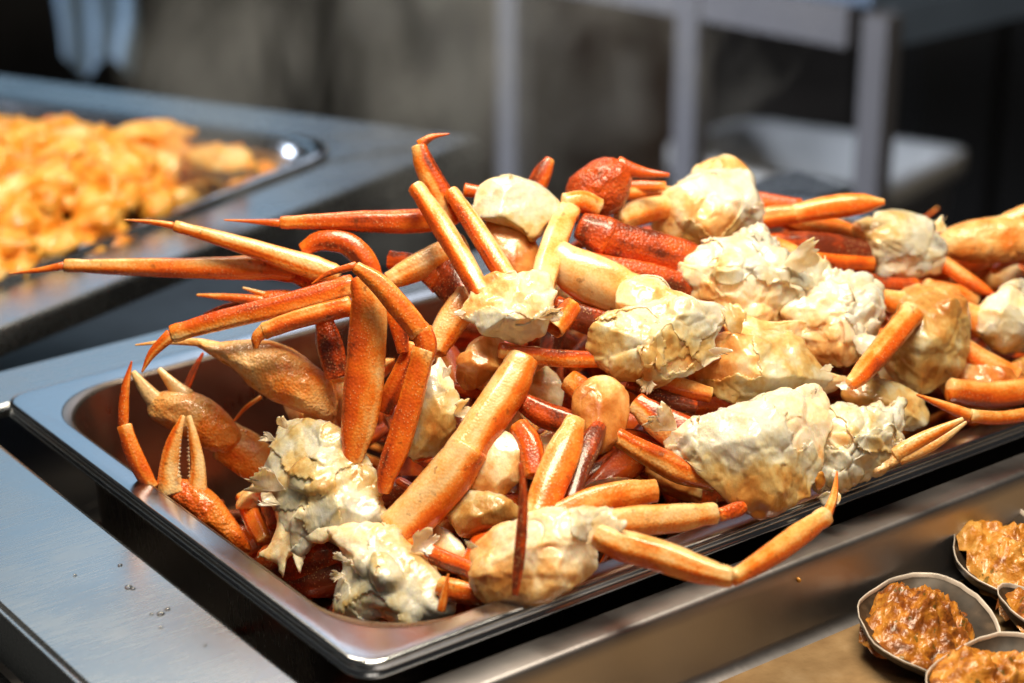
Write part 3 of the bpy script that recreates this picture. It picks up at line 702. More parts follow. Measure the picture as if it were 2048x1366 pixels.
# right dirty topped shoulder
O = [(1714, 464), (1742, 442), (1790, 434), (1846, 452), (1884, 482), (1872, 520), (1852, 556), (1824, 564), (1792, 544), (1760, 550), (1744, 510)]
c = cluster(O, 'crab shoulder with dark grimy top at the right of the heap')
shoulder(c, O, 16, 4, 16, seed=11, pop=0.9, stain=0.16, sdir=(-1, 0.2), samt=0.25, bulge=0.6, rag=1.5, grime=(1775, 440, 60))
leg(c, '1740,490,46;1680,468,54;1600,445,50;1540,425,40', 4, tone=0.40, belly=UPB, bamt=0.2)
leg(c, '1868,512,34;1915,546,34;1962,576,26;1990,592,8', 14, tone=0.52, belly=UPB, bamt=0.25)
# far right shoulder
O = [(1952, 642), (1990, 594), (2024, 570), (2070, 570), (2090, 640), (2070, 702), (2000, 704), (1976, 672)]
c = cluster(O, 'white crab shoulder cut by the right edge of the photo')
shoulder(c, O, 22, 3, 10, seed=12, stain=0.10, sdir=(0, -1), samt=0.4, bulge=0.6, rag=1.0)
leg(c, '1970,650,60;1930,630,56;1880,610,40', 10, tone=0.40, belly=UPB, bamt=0.2)
# tan knobbed cluster on the right
O = [(1812, 592), (1862, 576), (1908, 592), (1928, 642), (1930, 692), (1902, 742), (1862, 782), (1802, 784), (1762, 744), (1784, 690), (1800, 644)]
c = cluster(O, 'tan crab shoulder on the right with one orange leg pointing down to the left')
shoulder(c, O, 18, 3, 12, seed=13, stain=0.5, sdir=(-0.4, 1), samt=0.16, bulge=0.55, rag=1.0)
leg(c, '1826,624,54;1772,690,54;1722,748,46;1700,768,26', 42, tone=0.46, belly=(-0.8, 0.7, 0.3), bamt=0.26, grain=0.7)
leg(c, '1850,604,56;1800,606,52;1750,592,36', 28, tone=0.28, belly=UPB, bamt=0.1, names=['joint'])
# tan hidden shoulder under it
O = [(1690, 792), (1740, 762), (1800, 770), (1832, 796), (1850, 842), (1790, 852), (1738, 830)]
c = cluster(O, 'low tan crab shoulder half hidden beside the two slim pale fingers')
shoulder(c, O, 10, 3, 6, seed=14, stain=0.45, sdir=(1, 0), samt=-0.25, bulge=0.5, rag=1.2)
O = [(1880, 720), (1940, 700), (2000, 740), (2060, 720), (2090, 800), (2000, 830), (1930, 810), (1890, 780)]
c = cluster(O, 'amber brown crab shoulder low at the right edge of the heap')
shoulder(c, O, 4, 2, 6, seed=15, stain=0.65, sdir=(1, 0), samt=0.2, bulge=0.5, rag=1.0)
leg(c, '1900,780,50;1980,790,56;2070,780,56', 14, tone=0.5, belly=UPB, bamt=0.3)
# shred between the bent legs and the long leg
O = [(822, 872), (836, 800), (856, 752), (892, 738), (902, 776), (916, 806), (906, 848), (934, 886), (926, 910), (882, 918), (826, 904)]
c = cluster(O, 'shredded pale crab membrane behind the bent orange leg')
shoulder(c, O, 10, 5, 10, seed=16, stain=0.26, sdir=(0, 1), samt=-0.2, bulge=0.35, rag=1.8, spikes=[(890, 760, -70, 30), (920, 890, 0, 26)])
O = [(940, 962), (962, 902), (1004, 872), (1048, 898), (1046, 936), (1000, 1000), (960, 990)]
c = cluster(O, 'wet mauve crab membrane in the shadow under the long broad leg')
shoulder(c, O, 2, 2, 3, seed=17, stain=0.5, bulge=0.35, rag=1.2, lumpy=0.6)
O = [(900, 965), (940, 985), (1000, 1000), (1040, 1030), (1010, 1060), (945, 1075), (905, 1030)]
c = cluster(O, 'brown lumpy crab shoulder deep in the gap at the front')
shoulder(c, O, -2, 1, 10, seed=18, stain=0.6, bulge=0.5, rag=1.0)
O = [(1150, 800), (1170, 772), (1210, 760), (1248, 790), (1246, 850), (1215, 890), (1180, 900), (1158, 860)]
c = cluster(O, 'dark red brown crab knuckle showing in the shaded gap at centre')
shoulder(c, O, 12, 0, 2, seed=19, stain=0.75, sdir=(0, -1), samt=0.25, bulge=0.7, rag=0.5, lumpy=0.4, crease=0.3)
O = [(915, 755), (935, 705), (960, 680), (1000, 676), (1010, 720), (970, 760), (930, 780)]
c = cluster(O, 'rosy brown crab knuckle under the wedge of white meat')
shoulder(c, O, 6, 0, 2, seed=20, stain=0.62, bulge=0.6, rag=0.5, lumpy=0.4, crease=0.3)

# ------------------------------------------------------------------ single legs
A = (640, 560)
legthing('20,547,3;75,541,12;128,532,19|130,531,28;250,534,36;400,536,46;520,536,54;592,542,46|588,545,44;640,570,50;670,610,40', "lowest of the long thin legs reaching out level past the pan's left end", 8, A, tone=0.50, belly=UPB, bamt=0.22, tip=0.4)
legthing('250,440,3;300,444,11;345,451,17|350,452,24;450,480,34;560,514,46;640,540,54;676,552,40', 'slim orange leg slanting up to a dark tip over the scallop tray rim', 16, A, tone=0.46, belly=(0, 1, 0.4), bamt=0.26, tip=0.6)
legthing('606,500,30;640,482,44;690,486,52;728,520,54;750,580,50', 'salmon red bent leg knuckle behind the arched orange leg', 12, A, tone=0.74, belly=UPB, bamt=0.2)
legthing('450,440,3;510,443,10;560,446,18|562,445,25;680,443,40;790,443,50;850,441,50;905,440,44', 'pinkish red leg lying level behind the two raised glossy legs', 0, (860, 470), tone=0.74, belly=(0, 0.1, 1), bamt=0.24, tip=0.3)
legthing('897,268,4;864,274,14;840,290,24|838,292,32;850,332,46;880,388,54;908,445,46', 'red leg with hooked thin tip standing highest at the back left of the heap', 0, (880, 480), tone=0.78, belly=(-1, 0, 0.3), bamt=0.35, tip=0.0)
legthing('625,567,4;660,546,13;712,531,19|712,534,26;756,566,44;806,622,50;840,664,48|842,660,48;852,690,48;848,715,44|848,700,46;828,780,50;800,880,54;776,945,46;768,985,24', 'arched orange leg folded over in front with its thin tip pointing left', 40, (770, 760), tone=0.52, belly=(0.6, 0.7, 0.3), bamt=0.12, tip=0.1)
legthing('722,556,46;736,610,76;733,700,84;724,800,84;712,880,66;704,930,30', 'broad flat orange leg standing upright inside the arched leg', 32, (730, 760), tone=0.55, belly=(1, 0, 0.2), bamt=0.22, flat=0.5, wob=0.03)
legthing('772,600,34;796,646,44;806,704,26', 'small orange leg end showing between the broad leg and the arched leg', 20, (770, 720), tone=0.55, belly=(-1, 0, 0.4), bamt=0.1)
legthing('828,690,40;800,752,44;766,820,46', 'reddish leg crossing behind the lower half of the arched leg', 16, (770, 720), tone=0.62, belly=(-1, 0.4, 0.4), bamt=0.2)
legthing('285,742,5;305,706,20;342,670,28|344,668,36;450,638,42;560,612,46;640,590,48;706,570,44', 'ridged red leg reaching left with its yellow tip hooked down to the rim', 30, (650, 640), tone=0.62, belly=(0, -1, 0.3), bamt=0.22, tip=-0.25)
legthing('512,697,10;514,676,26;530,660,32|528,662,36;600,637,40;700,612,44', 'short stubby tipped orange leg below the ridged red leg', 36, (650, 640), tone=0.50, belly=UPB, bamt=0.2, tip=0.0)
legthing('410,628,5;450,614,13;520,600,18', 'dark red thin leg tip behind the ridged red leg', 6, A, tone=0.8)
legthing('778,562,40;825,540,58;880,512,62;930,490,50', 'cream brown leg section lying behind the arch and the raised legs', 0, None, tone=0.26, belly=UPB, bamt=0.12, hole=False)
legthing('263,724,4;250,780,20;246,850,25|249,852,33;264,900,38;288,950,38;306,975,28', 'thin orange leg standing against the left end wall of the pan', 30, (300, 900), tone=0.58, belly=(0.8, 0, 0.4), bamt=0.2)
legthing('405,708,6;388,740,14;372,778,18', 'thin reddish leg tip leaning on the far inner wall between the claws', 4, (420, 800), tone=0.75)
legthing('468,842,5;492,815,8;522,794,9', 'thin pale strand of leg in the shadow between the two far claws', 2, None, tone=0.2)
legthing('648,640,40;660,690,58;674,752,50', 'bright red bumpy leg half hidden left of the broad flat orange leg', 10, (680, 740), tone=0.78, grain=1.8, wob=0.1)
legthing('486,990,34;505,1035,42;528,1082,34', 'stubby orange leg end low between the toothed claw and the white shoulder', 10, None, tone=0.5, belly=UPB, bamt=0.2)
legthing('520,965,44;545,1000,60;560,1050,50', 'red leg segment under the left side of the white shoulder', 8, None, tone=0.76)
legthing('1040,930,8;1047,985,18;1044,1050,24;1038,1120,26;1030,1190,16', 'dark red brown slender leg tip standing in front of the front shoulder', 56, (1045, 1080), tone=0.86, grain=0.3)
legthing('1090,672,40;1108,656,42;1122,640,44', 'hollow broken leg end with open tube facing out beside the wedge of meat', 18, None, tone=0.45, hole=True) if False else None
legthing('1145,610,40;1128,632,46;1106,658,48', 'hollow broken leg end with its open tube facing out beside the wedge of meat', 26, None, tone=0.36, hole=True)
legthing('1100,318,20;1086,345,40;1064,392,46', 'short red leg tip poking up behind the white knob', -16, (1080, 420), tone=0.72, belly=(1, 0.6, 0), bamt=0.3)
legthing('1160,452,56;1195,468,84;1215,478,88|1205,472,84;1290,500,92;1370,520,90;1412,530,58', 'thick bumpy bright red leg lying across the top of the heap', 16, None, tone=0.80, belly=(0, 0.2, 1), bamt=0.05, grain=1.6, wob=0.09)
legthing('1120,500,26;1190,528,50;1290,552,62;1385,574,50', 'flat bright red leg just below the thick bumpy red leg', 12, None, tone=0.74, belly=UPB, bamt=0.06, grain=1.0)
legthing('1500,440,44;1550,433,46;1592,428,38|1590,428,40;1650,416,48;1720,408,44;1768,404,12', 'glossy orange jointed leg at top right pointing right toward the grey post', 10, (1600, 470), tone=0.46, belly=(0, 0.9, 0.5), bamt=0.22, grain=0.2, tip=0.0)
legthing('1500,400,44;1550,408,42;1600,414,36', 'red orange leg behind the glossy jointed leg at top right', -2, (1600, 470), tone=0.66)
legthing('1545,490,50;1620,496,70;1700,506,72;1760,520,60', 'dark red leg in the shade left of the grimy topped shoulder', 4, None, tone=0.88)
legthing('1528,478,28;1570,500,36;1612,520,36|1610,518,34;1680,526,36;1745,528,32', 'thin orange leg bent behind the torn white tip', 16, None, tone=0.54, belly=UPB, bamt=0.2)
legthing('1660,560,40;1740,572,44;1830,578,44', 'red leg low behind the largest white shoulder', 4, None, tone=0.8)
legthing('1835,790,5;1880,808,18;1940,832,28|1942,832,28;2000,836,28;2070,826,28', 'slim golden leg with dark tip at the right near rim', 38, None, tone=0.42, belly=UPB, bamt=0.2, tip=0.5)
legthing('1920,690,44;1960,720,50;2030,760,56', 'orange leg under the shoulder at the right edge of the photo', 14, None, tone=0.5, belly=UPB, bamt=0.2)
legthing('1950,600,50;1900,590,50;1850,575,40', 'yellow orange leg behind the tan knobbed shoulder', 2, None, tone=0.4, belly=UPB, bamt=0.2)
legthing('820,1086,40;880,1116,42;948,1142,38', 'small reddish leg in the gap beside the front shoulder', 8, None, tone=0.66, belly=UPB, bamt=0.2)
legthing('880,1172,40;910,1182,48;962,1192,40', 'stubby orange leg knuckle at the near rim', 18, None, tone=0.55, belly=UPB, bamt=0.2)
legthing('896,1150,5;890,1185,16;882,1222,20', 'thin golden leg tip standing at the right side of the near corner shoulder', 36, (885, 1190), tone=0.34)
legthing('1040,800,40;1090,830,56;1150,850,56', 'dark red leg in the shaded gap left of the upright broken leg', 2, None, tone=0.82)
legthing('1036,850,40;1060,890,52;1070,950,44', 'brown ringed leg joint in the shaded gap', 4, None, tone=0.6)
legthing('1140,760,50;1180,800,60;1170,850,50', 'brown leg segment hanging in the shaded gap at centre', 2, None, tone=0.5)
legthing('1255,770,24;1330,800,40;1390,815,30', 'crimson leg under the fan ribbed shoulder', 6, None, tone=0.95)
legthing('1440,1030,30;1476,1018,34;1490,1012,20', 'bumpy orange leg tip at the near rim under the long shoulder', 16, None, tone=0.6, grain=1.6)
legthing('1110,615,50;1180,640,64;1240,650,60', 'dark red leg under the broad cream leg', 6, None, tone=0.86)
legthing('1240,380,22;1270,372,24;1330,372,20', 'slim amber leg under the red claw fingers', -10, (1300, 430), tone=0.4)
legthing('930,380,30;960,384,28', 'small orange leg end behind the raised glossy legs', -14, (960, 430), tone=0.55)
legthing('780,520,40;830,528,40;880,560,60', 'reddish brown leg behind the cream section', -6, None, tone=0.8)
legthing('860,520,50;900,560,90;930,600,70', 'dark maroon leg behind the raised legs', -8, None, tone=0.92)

# ------------------------------------------------------------------ claws
def claw(label, palm, fingers, lift, anchor=None, tone=0.5, stain=None, arm=None, seed=1, teeth=None, bulge=0.6, belly=UPB, bamt=0.2, grain=1.5, ftone=None):
    c0 = np.array(palm, float).mean(0); p = at([c0], depth([c0] if anchor is None else [anchor]))[0]
    t = empty('crab_claw', p, label, 'crab claw')
    V, Fc, st, gm, c_, d0, edge = lump(palm, lift, anchor, bulge, rag=0.25, crease=0.15, lumpy=0.4, seed=seed, vox=0.0009, tilt=0.4, na=90, nr=18)
    V = np.array(V); rel = (V - V.mean(0)); sz = np.abs(rel).max()
    B = belly[0] * RGT + belly[1] * UP + belly[2] * TOW; B = B / np.linalg.norm(B)
    V = np.array([v + TOW * 0.0012 * max(0, NZ(v, 260)) for v in V])
    tint = np.array([tone - bamt * float(sm(-0.2, 0.9, np.dot(r, B) / sz)) + 0.16 * NZ(v, 50) for v, r in zip(V, rel)])
    mesh('palm', V, Fc, MS, t, {'tint': np.clip(tint, 0, 1), 'grain': np.full(len(V), grain)})
    for f in fingers:
        leg(t, f, lift + 2, anchor if anchor is not None else tuple(c0), tone=(ftone if ftone is not None else tone), belly=belly, bamt=bamt, tip=-0.5, names=['claw_finger'] * 4, nest=False, grain=0.7)
    for a in (arm or []):
        leg(t, a, lift - 4, anchor if anchor is not None else tuple(c0), tone=tone, belly=belly, bamt=bamt, names=['arm', 'arm_joint'], grain=grain)
    if teeth:
        d = d0 - 0.004; VV = []; FF = []
        for side in (0, 1):
            (x0, y0), (x1, y1) = teeth[side]; sx = 1 if side == 0 else -1
            for k in range(13):
                q = k / 12; x = x0 + (x1 - x0) * q; y = y0 + (y1 - y0) * q; s = (2.0 + 3.0 * q) * random.uniform(0.45, 1.15)
                pc = at([(x, y)], [d - 0.003])[0]; tp = at([(x + sx * s * 1.5, y)], [d - 0.003])[0]; m2 = d / F
                n0 = len(VV)
                for a in range(6): VV.append(pc + UP * math.sin(a * 1.047) * s * m2 + TOW * math.cos(a * 1.047) * s * m2)
                VV.append(tp); FF += [(n0 + a, n0 + (a + 1) % 6, n0 + 6) for a in range(6)]
        o = mesh('teeth', VV, FF, MM, t, {'stain': np.full(len(VV), 0.1)}); o['kind'] = 'stuff'
    return t
claw('yellow crab claw with thin pincers pointing left at the far left of the pan', [(392, 684), (440, 684), (500, 680), (560, 690), (620, 724), (660, 760), (672, 800), (664, 840), (620, 830), (560, 806), (510, 778), (470, 740), (430, 712)],
     ['470,712,50;430,698,34;392,684,17;340,682,6', '440,690,14;340,684,12;272,690,4'], 18, (560, 760), 0.20, seed=41, bulge=0.62, bamt=0.1, belly=(-0.2, 1, 0.4),
     arm=['640,800,52;648,850,46;655,890,40', '626,815,40;628,850,36;640,880,30'])
claw('orange crab claw with pale open pincers by the far left corner', [(300, 800), (330, 782), (370, 780), (420, 800), (462, 836), (484, 872), (470, 900), (430, 905), (380, 880), (330, 852), (300, 830)],
     ['320,810,44;292,780,30;266,744,12', '372,795,44;344,768,28;318,738,12'], 10, (420, 870), 0.30, seed=42, bulge=0.6, belly=(0, 1, 0.4), bamt=0.12, ftone=0.12,
     arm=['450,880,90;490,905,100;525,935,90;545,965,60'])
claw('orange toothed crab claw with closed white tipped pincers at the near left rim', [(322, 975), (360, 958), (402, 968), (440, 1000), (478, 1050), (504, 1096), (488, 1106), (450, 1080), (400, 1040), (350, 1008)],
     ['345,985,66;338,945,46;346,890,34;366,832,10', '394,985,46;396,930,30;388,880,22;378,832,10'], 34, (400, 990), 0.52, seed=43, bulge=0.55, belly=(0.7, 0.7, 0.2), bamt=0.26, ftone=0.14, teeth=[[(362, 856), (356, 952)], [(376, 856), (380, 952)]])
claw('bright red bumpy crab claw at the top of the heap with pale pincers pointing right', [(1128, 400), (1140, 360), (1170, 332), (1205, 315), (1244, 322), (1262, 345), (1256, 390), (1240, 420), (1200, 436), (1150, 420)],
     ['1236,332,42;1285,345,24;1338,350,9'], 0, (1200, 440), 0.80, seed=44, bulge=0.7, bamt=0.1, grain=2.0, belly=(1, 0, 0.2))
claw('golden yellow crab claw at the far right end of the pan', [(1866, 490), (1886, 462), (1930, 444), (1990, 434), (2040, 430), (2090, 440), (2100, 500), (2040, 520), (1980, 526), (1920, 522), (1880, 512)],
     ['2000,460,60;2060,430,50;2130,410,20'], 6, (1960, 520), 0.14, seed=45, bulge=0.5, bamt=0.08)
claw('slim pale crab claw with two parallel fingers lying on the right near rim', [(1740, 930), (1790, 896), (1820, 890), (1826, 906), (1790, 930), (1752, 950)],
     ['1790,910,34;1850,876,32;1926,838,10', '1800,920,22;1870,888,22;1930,846,8'], 30, None, 0.14, seed=46, bulge=0.5, bamt=0.1)
claw('small dark crab claw with two thin fingers behind the ridged red leg', [(510, 590), (560, 580), (620, 590), (640, 620), (580, 630), (530, 616)],
     ['530,603,26;450,594,15;396,590,6', '560,598,22;525,588,14;488,576,6'], 6, (640, 600), 0.62, seed=47, bulge=0.5)

# ------------------------------------------------------------------ legs and meat deep in the heap (fill)
rng = random.Random(5); k = 0; protos = []
def inside(x, y): return 0.03 < x < 0.53 and 0.04 < y < 0.29
GL = 'crab leg buried among others inside the heap'
for i in range(8):
    L = rng.uniform(0.05, 0.09); r = rng.uniform(0.0055, 0.0105) if i < 4 else rng.uniform(0.0028, 0.0050); b = rng.uniform(-0.010, 0.010)
    C = np.array([(0, 0, 0), (L * 0.3, b, 0.002), (L * 0.7, b, 0.002), (L, 0, 0)]); rd = [r * 0.7, r, r * 1.0, r * 0.6]
    C2 = np.array([(L, 0, 0), (L + 0.025, -0.012, -0.004), (L + 0.055, -0.03, -0.012)]); r2 = [r * 0.6, r * 0.7, r * 0.35]
    tn = rng.uniform(0.55, 0.95); out = []
    for (c_, r_, nm) in ((C, rd, 'upper_leg'), (C2, r2, 'lower_leg')):
        V, Fc, ti, gr = tube(c_, r_, 0.8, tn, (0, 0, 1), 0.25, seed=200 + i)
        o = mesh(nm, V, Fc, MS, None, {'tint': ti, 'grain': gr}); out.append(o)
    protos.append(out)
n_fill = 0; used = set()
MBR, nt, b = newmat('crab_broth'); b.inputs['Base Color'].default_value = (0.07, 0.028, 0.010, 1); b.inputs['Roughness'].default_value = 0.08
V = [(*p[:2], -0.086) for p in rrect(0, 0, PX1, PY1, 0.0222, 0.05, 12)]
tag(mesh('broth', V, [tuple(range(len(V)))], MBR), 'brown cooking broth added to darken the bottom of the crab pan', 'broth', None, 'stuff')  # dark sheet added so the pan floor reads dark brown
while n_fill < 235:
    x, y = (rng.uniform(0.06, 0.53) if n_fill < 203 else rng.uniform(0.03, 0.14)), rng.uniform(0.045, 0.285)
    def lim(x, y): return min(0.6 * min(y, 0.16) * float(sm(0.03, 0.16, np.array(x))), 0.085 - 0.14 * max(0, x - 0.28)) - 0.9 * max(0, y - 0.17) - 0.030
    top = lim(x, y) + (0.024 if n_fill < 85 else 0.0)
    z = rng.uniform(-0.085, top) if rng.random() < 0.5 else top - rng.uniform(0, 0.016)
    if n_fill >= 203: z = rng.uniform(-0.088, -0.06); top = z + 0.03
    if z < -0.09 or top < -0.085: continue
    j = rng.randrange(len(protos))
    rot = Matrix.Rotation(rng.uniform(0, 6.28), 4, 'Z') @ Matrix.Rotation(rng.uniform(-0.35, 0.35), 4, 'Y') @ Matrix.Rotation(rng.uniform(0, 6.28), 4, 'X')
    end = rot @ Vector((0.10, 0, 0)) + Vector((x, y, z))
    if not (0.02 < end.x < 0.54 and 0.025 < end.y < 0.305): continue
    if end.x < 0.10 and end.z > -0.03: continue
    if n_fill < 203 and any((rot @ Vector(v) + Vector((x, y, z))).z > lim(*(rot @ Vector(v) + Vector((x, y, z))).xy) + (0.024 if n_fill < 85 else 0.0) for v in ((0.05, 0, 0), (0.09, 0, 0), (0.11, -0.01, 0), (0.14, -0.03, -0.01))): continue
    e = empty('crab_limb', (x, y, z), GL, 'crab leg', 'crab legs buried in the heap')
    e.rotation_euler = rot.to_euler(); e['label'] = GL
    for q, o in enumerate(protos[j]):
        c_ = o if j not in used else o.copy()
        if j in used: COL.objects.link(c_)
        c_.parent = e
    used.add(j); n_fill += 1
for j, pr in enumerate(protos):
    if j not in used:
        for o in pr: bpy.data.objects.remove(o)

# pale shell pieces deep in the heap
sp = []
for i in range(3):
    V, Fc, st, gm, c_, d0, _ = lump([(900, 900), (960, 870), (1030, 880), (1060, 930), (1000, 960), (930, 950)], seed=300 + i, bulge=0.4, facets=8, stain=0.3 + 0.12 * i, na=60)
    q = V.mean(0); me = mesh('crab_scrap', V - q, Fc, MM, None, {'stain': st, 'grime': gm}); sp.append(me.data); bpy.data.objects.remove(me)
n = 0
while n < 34:
    x, y = rng.uniform(0.05, 0.5), rng.uniform(0.05, 0.2); z = lim(x, y) + 0.012 - rng.uniform(0.0, 0.018)
    if z < -0.085: z = -0.08
    o = bpy.data.objects.new('crab_scrap', sp[n % 3]); COL.objects.link(o); o.location = (x, y, z); o.rotation_euler = (rng.uniform(-1, 1), rng.uniform(-1, 1), rng.uniform(0, 6.28))
    tag(o, 'tan crab shell scrap wedged between legs inside the heap', 'crab scrap', 'crab shell scraps wedged inside the heap'); n += 1

# ------------------------------------------------------------------ scallop pieces in the back tray
def crumb_material(name, stops, sc=90, rough=0.4):
    m, nt, b = newmat(name); L = nt.links.new; pos = geo_pos(nt)
    oi = nd(nt, 'ShaderNodeObjectInfo')
    t = mth(nt, 'ADD', mth(nt, 'MULTIPLY_ADD', tex(nt, 'noise', sc, 4, pos).outputs['Fac'], 1.3, -0.4), mth(nt, 'MULTIPLY', oi.outputs['Random'], 0.3))
    r = ramp(nt, stops); L(t, r.inputs[0]); L(r.outputs[0], b.inputs['Base Color']); b.inputs['Roughness'].default_value = rough
    bp = nd(nt, 'ShaderNodeBump'); bp.inputs['Strength'].default_value = 0.7; bp.inputs['Distance'].default_value = 0.002
    fk = mth(nt, 'GREATER_THAN', tex(nt, 'noise', 210, 2, pos).outputs['Fac'], 0.68); fm = nd(nt, 'ShaderNodeMix', data_type='RGBA'); L(mth(nt, 'MULTIPLY', fk, 0.75), fm.inputs[0]); L(r.outputs[0], fm.inputs[6]); fm.inputs[7].default_value = (0.10, 0.085, 0.015, 1); L(fm.outputs[2], b.inputs['Base Color'])
    L(tex(nt, 'noise', 300, 4, pos).outputs['Fac'], bp.inputs['Height']); L(bp.outputs[0], b.inputs['Normal'])
    b.inputs['Coat Weight'].default_value = 0.3
    return m
MSC = crumb_material('golden_scallop', [(0.08, (0.86, 0.64, 0.30)), (0.32, (0.84, 0.46, 0.08)), (0.58, (0.78, 0.27, 0.014)), (0.8, (0.55, 0.14, 0.01)), (1.0, (0.26, 0.07, 0.01))])
MSS = plain('scallop_gap_brown', (0.30, 0.10, 0.012), 0.2, 0.4, 60)  # dark brown paints the shade in gaps between the pieces
pm = []
for i in range(7):
    v = ICO3[0] * np.array([[0.022, 0.026, 0.018, 0.032, 0.02, 0.024, 0.03][i], [0.015, 0.012, 0.016, 0.012, 0.014, 0.018, 0.011][i], [0.011, 0.010, 0.012, 0.010, 0.011, 0.010, 0.010][i]])
    v = np.array([p * (0.92 + 0.30 * NZ(p + i, 70) + 0.26 * NZ(p + i, 150) + 0.14 * NZ(p + i, 330)) for p in v])
    me = bpy.data.meshes.new('scallop_piece'); me.from_pydata(v.tolist(), [], ICO3[1]); me.polygons.foreach_set('use_smooth', [True] * len(me.polygons)); me.materials.append(MSC); me.transform(Matrix.Scale(1.05, 4)); pm.append(me)
rng = random.Random(11); q0 = np.array(ta); n = 0
cen = (tb + tc + td + ta) / 4
special = [((300, 272), 0.030, 3, 0.25), ((150, 285), 0.024, 0, 0.5), ((440, 325), 0.022, 1, -0.3), ((60, 275), 0.024, 4, 0.0)]
for (px, sz, j, rot) in special:
    p = onz(px, 0.016)
    o = bpy.data.objects.new('scallop_piece', pm[j]); COL.objects.link(o); o.location = p; o.rotation_euler = (0, 0, rot - 0.5)
    tag(o, 'golden cooked scallop piece in the back tray', 'scallop', 'golden scallop pieces in the back tray')
placed = []
while n < 190:
    a, b2 = rng.random(), rng.random()
    p = ta + (tb + u * 0.012 - ta) * a; q = td + 0 * p; p2 = td + (tc - td) * a
    P = p * (1 - b2) + p2 * b2 if False else p + bk * 0.36 * b2
    e1 = np.dot(P - ta, np.array([-u[1], u[0]])); 
    dr = np.cross(np.append(bk, 0), np.append(tc - P, 0))[2]
    if e1 < 0.022 or dr > -0.06: continue
    v_ = (np.append(P, 0) - CAM) @ R
    if 1024 + F * v_[0] / v_[2] < -110: continue
    mound = min(1, (e1 - 0.012) / 0.03) * min(1, (-dr - 0.05) / 0.09)
    z = -0.026 + 0.033 * mound + rng.uniform(-0.008, 0.006)
    if any((P[0] - s[0]) ** 2 + (P[1] - s[1]) ** 2 < 0.016 ** 2 for s in placed): 
        if rng.random() > 0.03: continue
    placed.append(P)
    o = bpy.data.objects.new('scallop_piece', pm[rng.randrange(7)]); COL.objects.link(o); o.location = (P[0], P[1], z)
    o.rotation_euler = (rng.uniform(-0.5, 0.5), rng.uniform(-0.4, 0.4), rng.uniform(0, 6.28))
    tag(o, 'golden cooked scallop piece in the back tray', 'scallop', 'golden scallop pieces in the back tray'); n += 1
mesh('scallop_gap_sheet', [(*ta, -0.026), (*(tb + u * .012), -0.026), (*tc, -0.026), (*td, -0.026)], [(0, 1, 2, 3)], MSS, st_)  # dark backing sheet for the painted gap shade

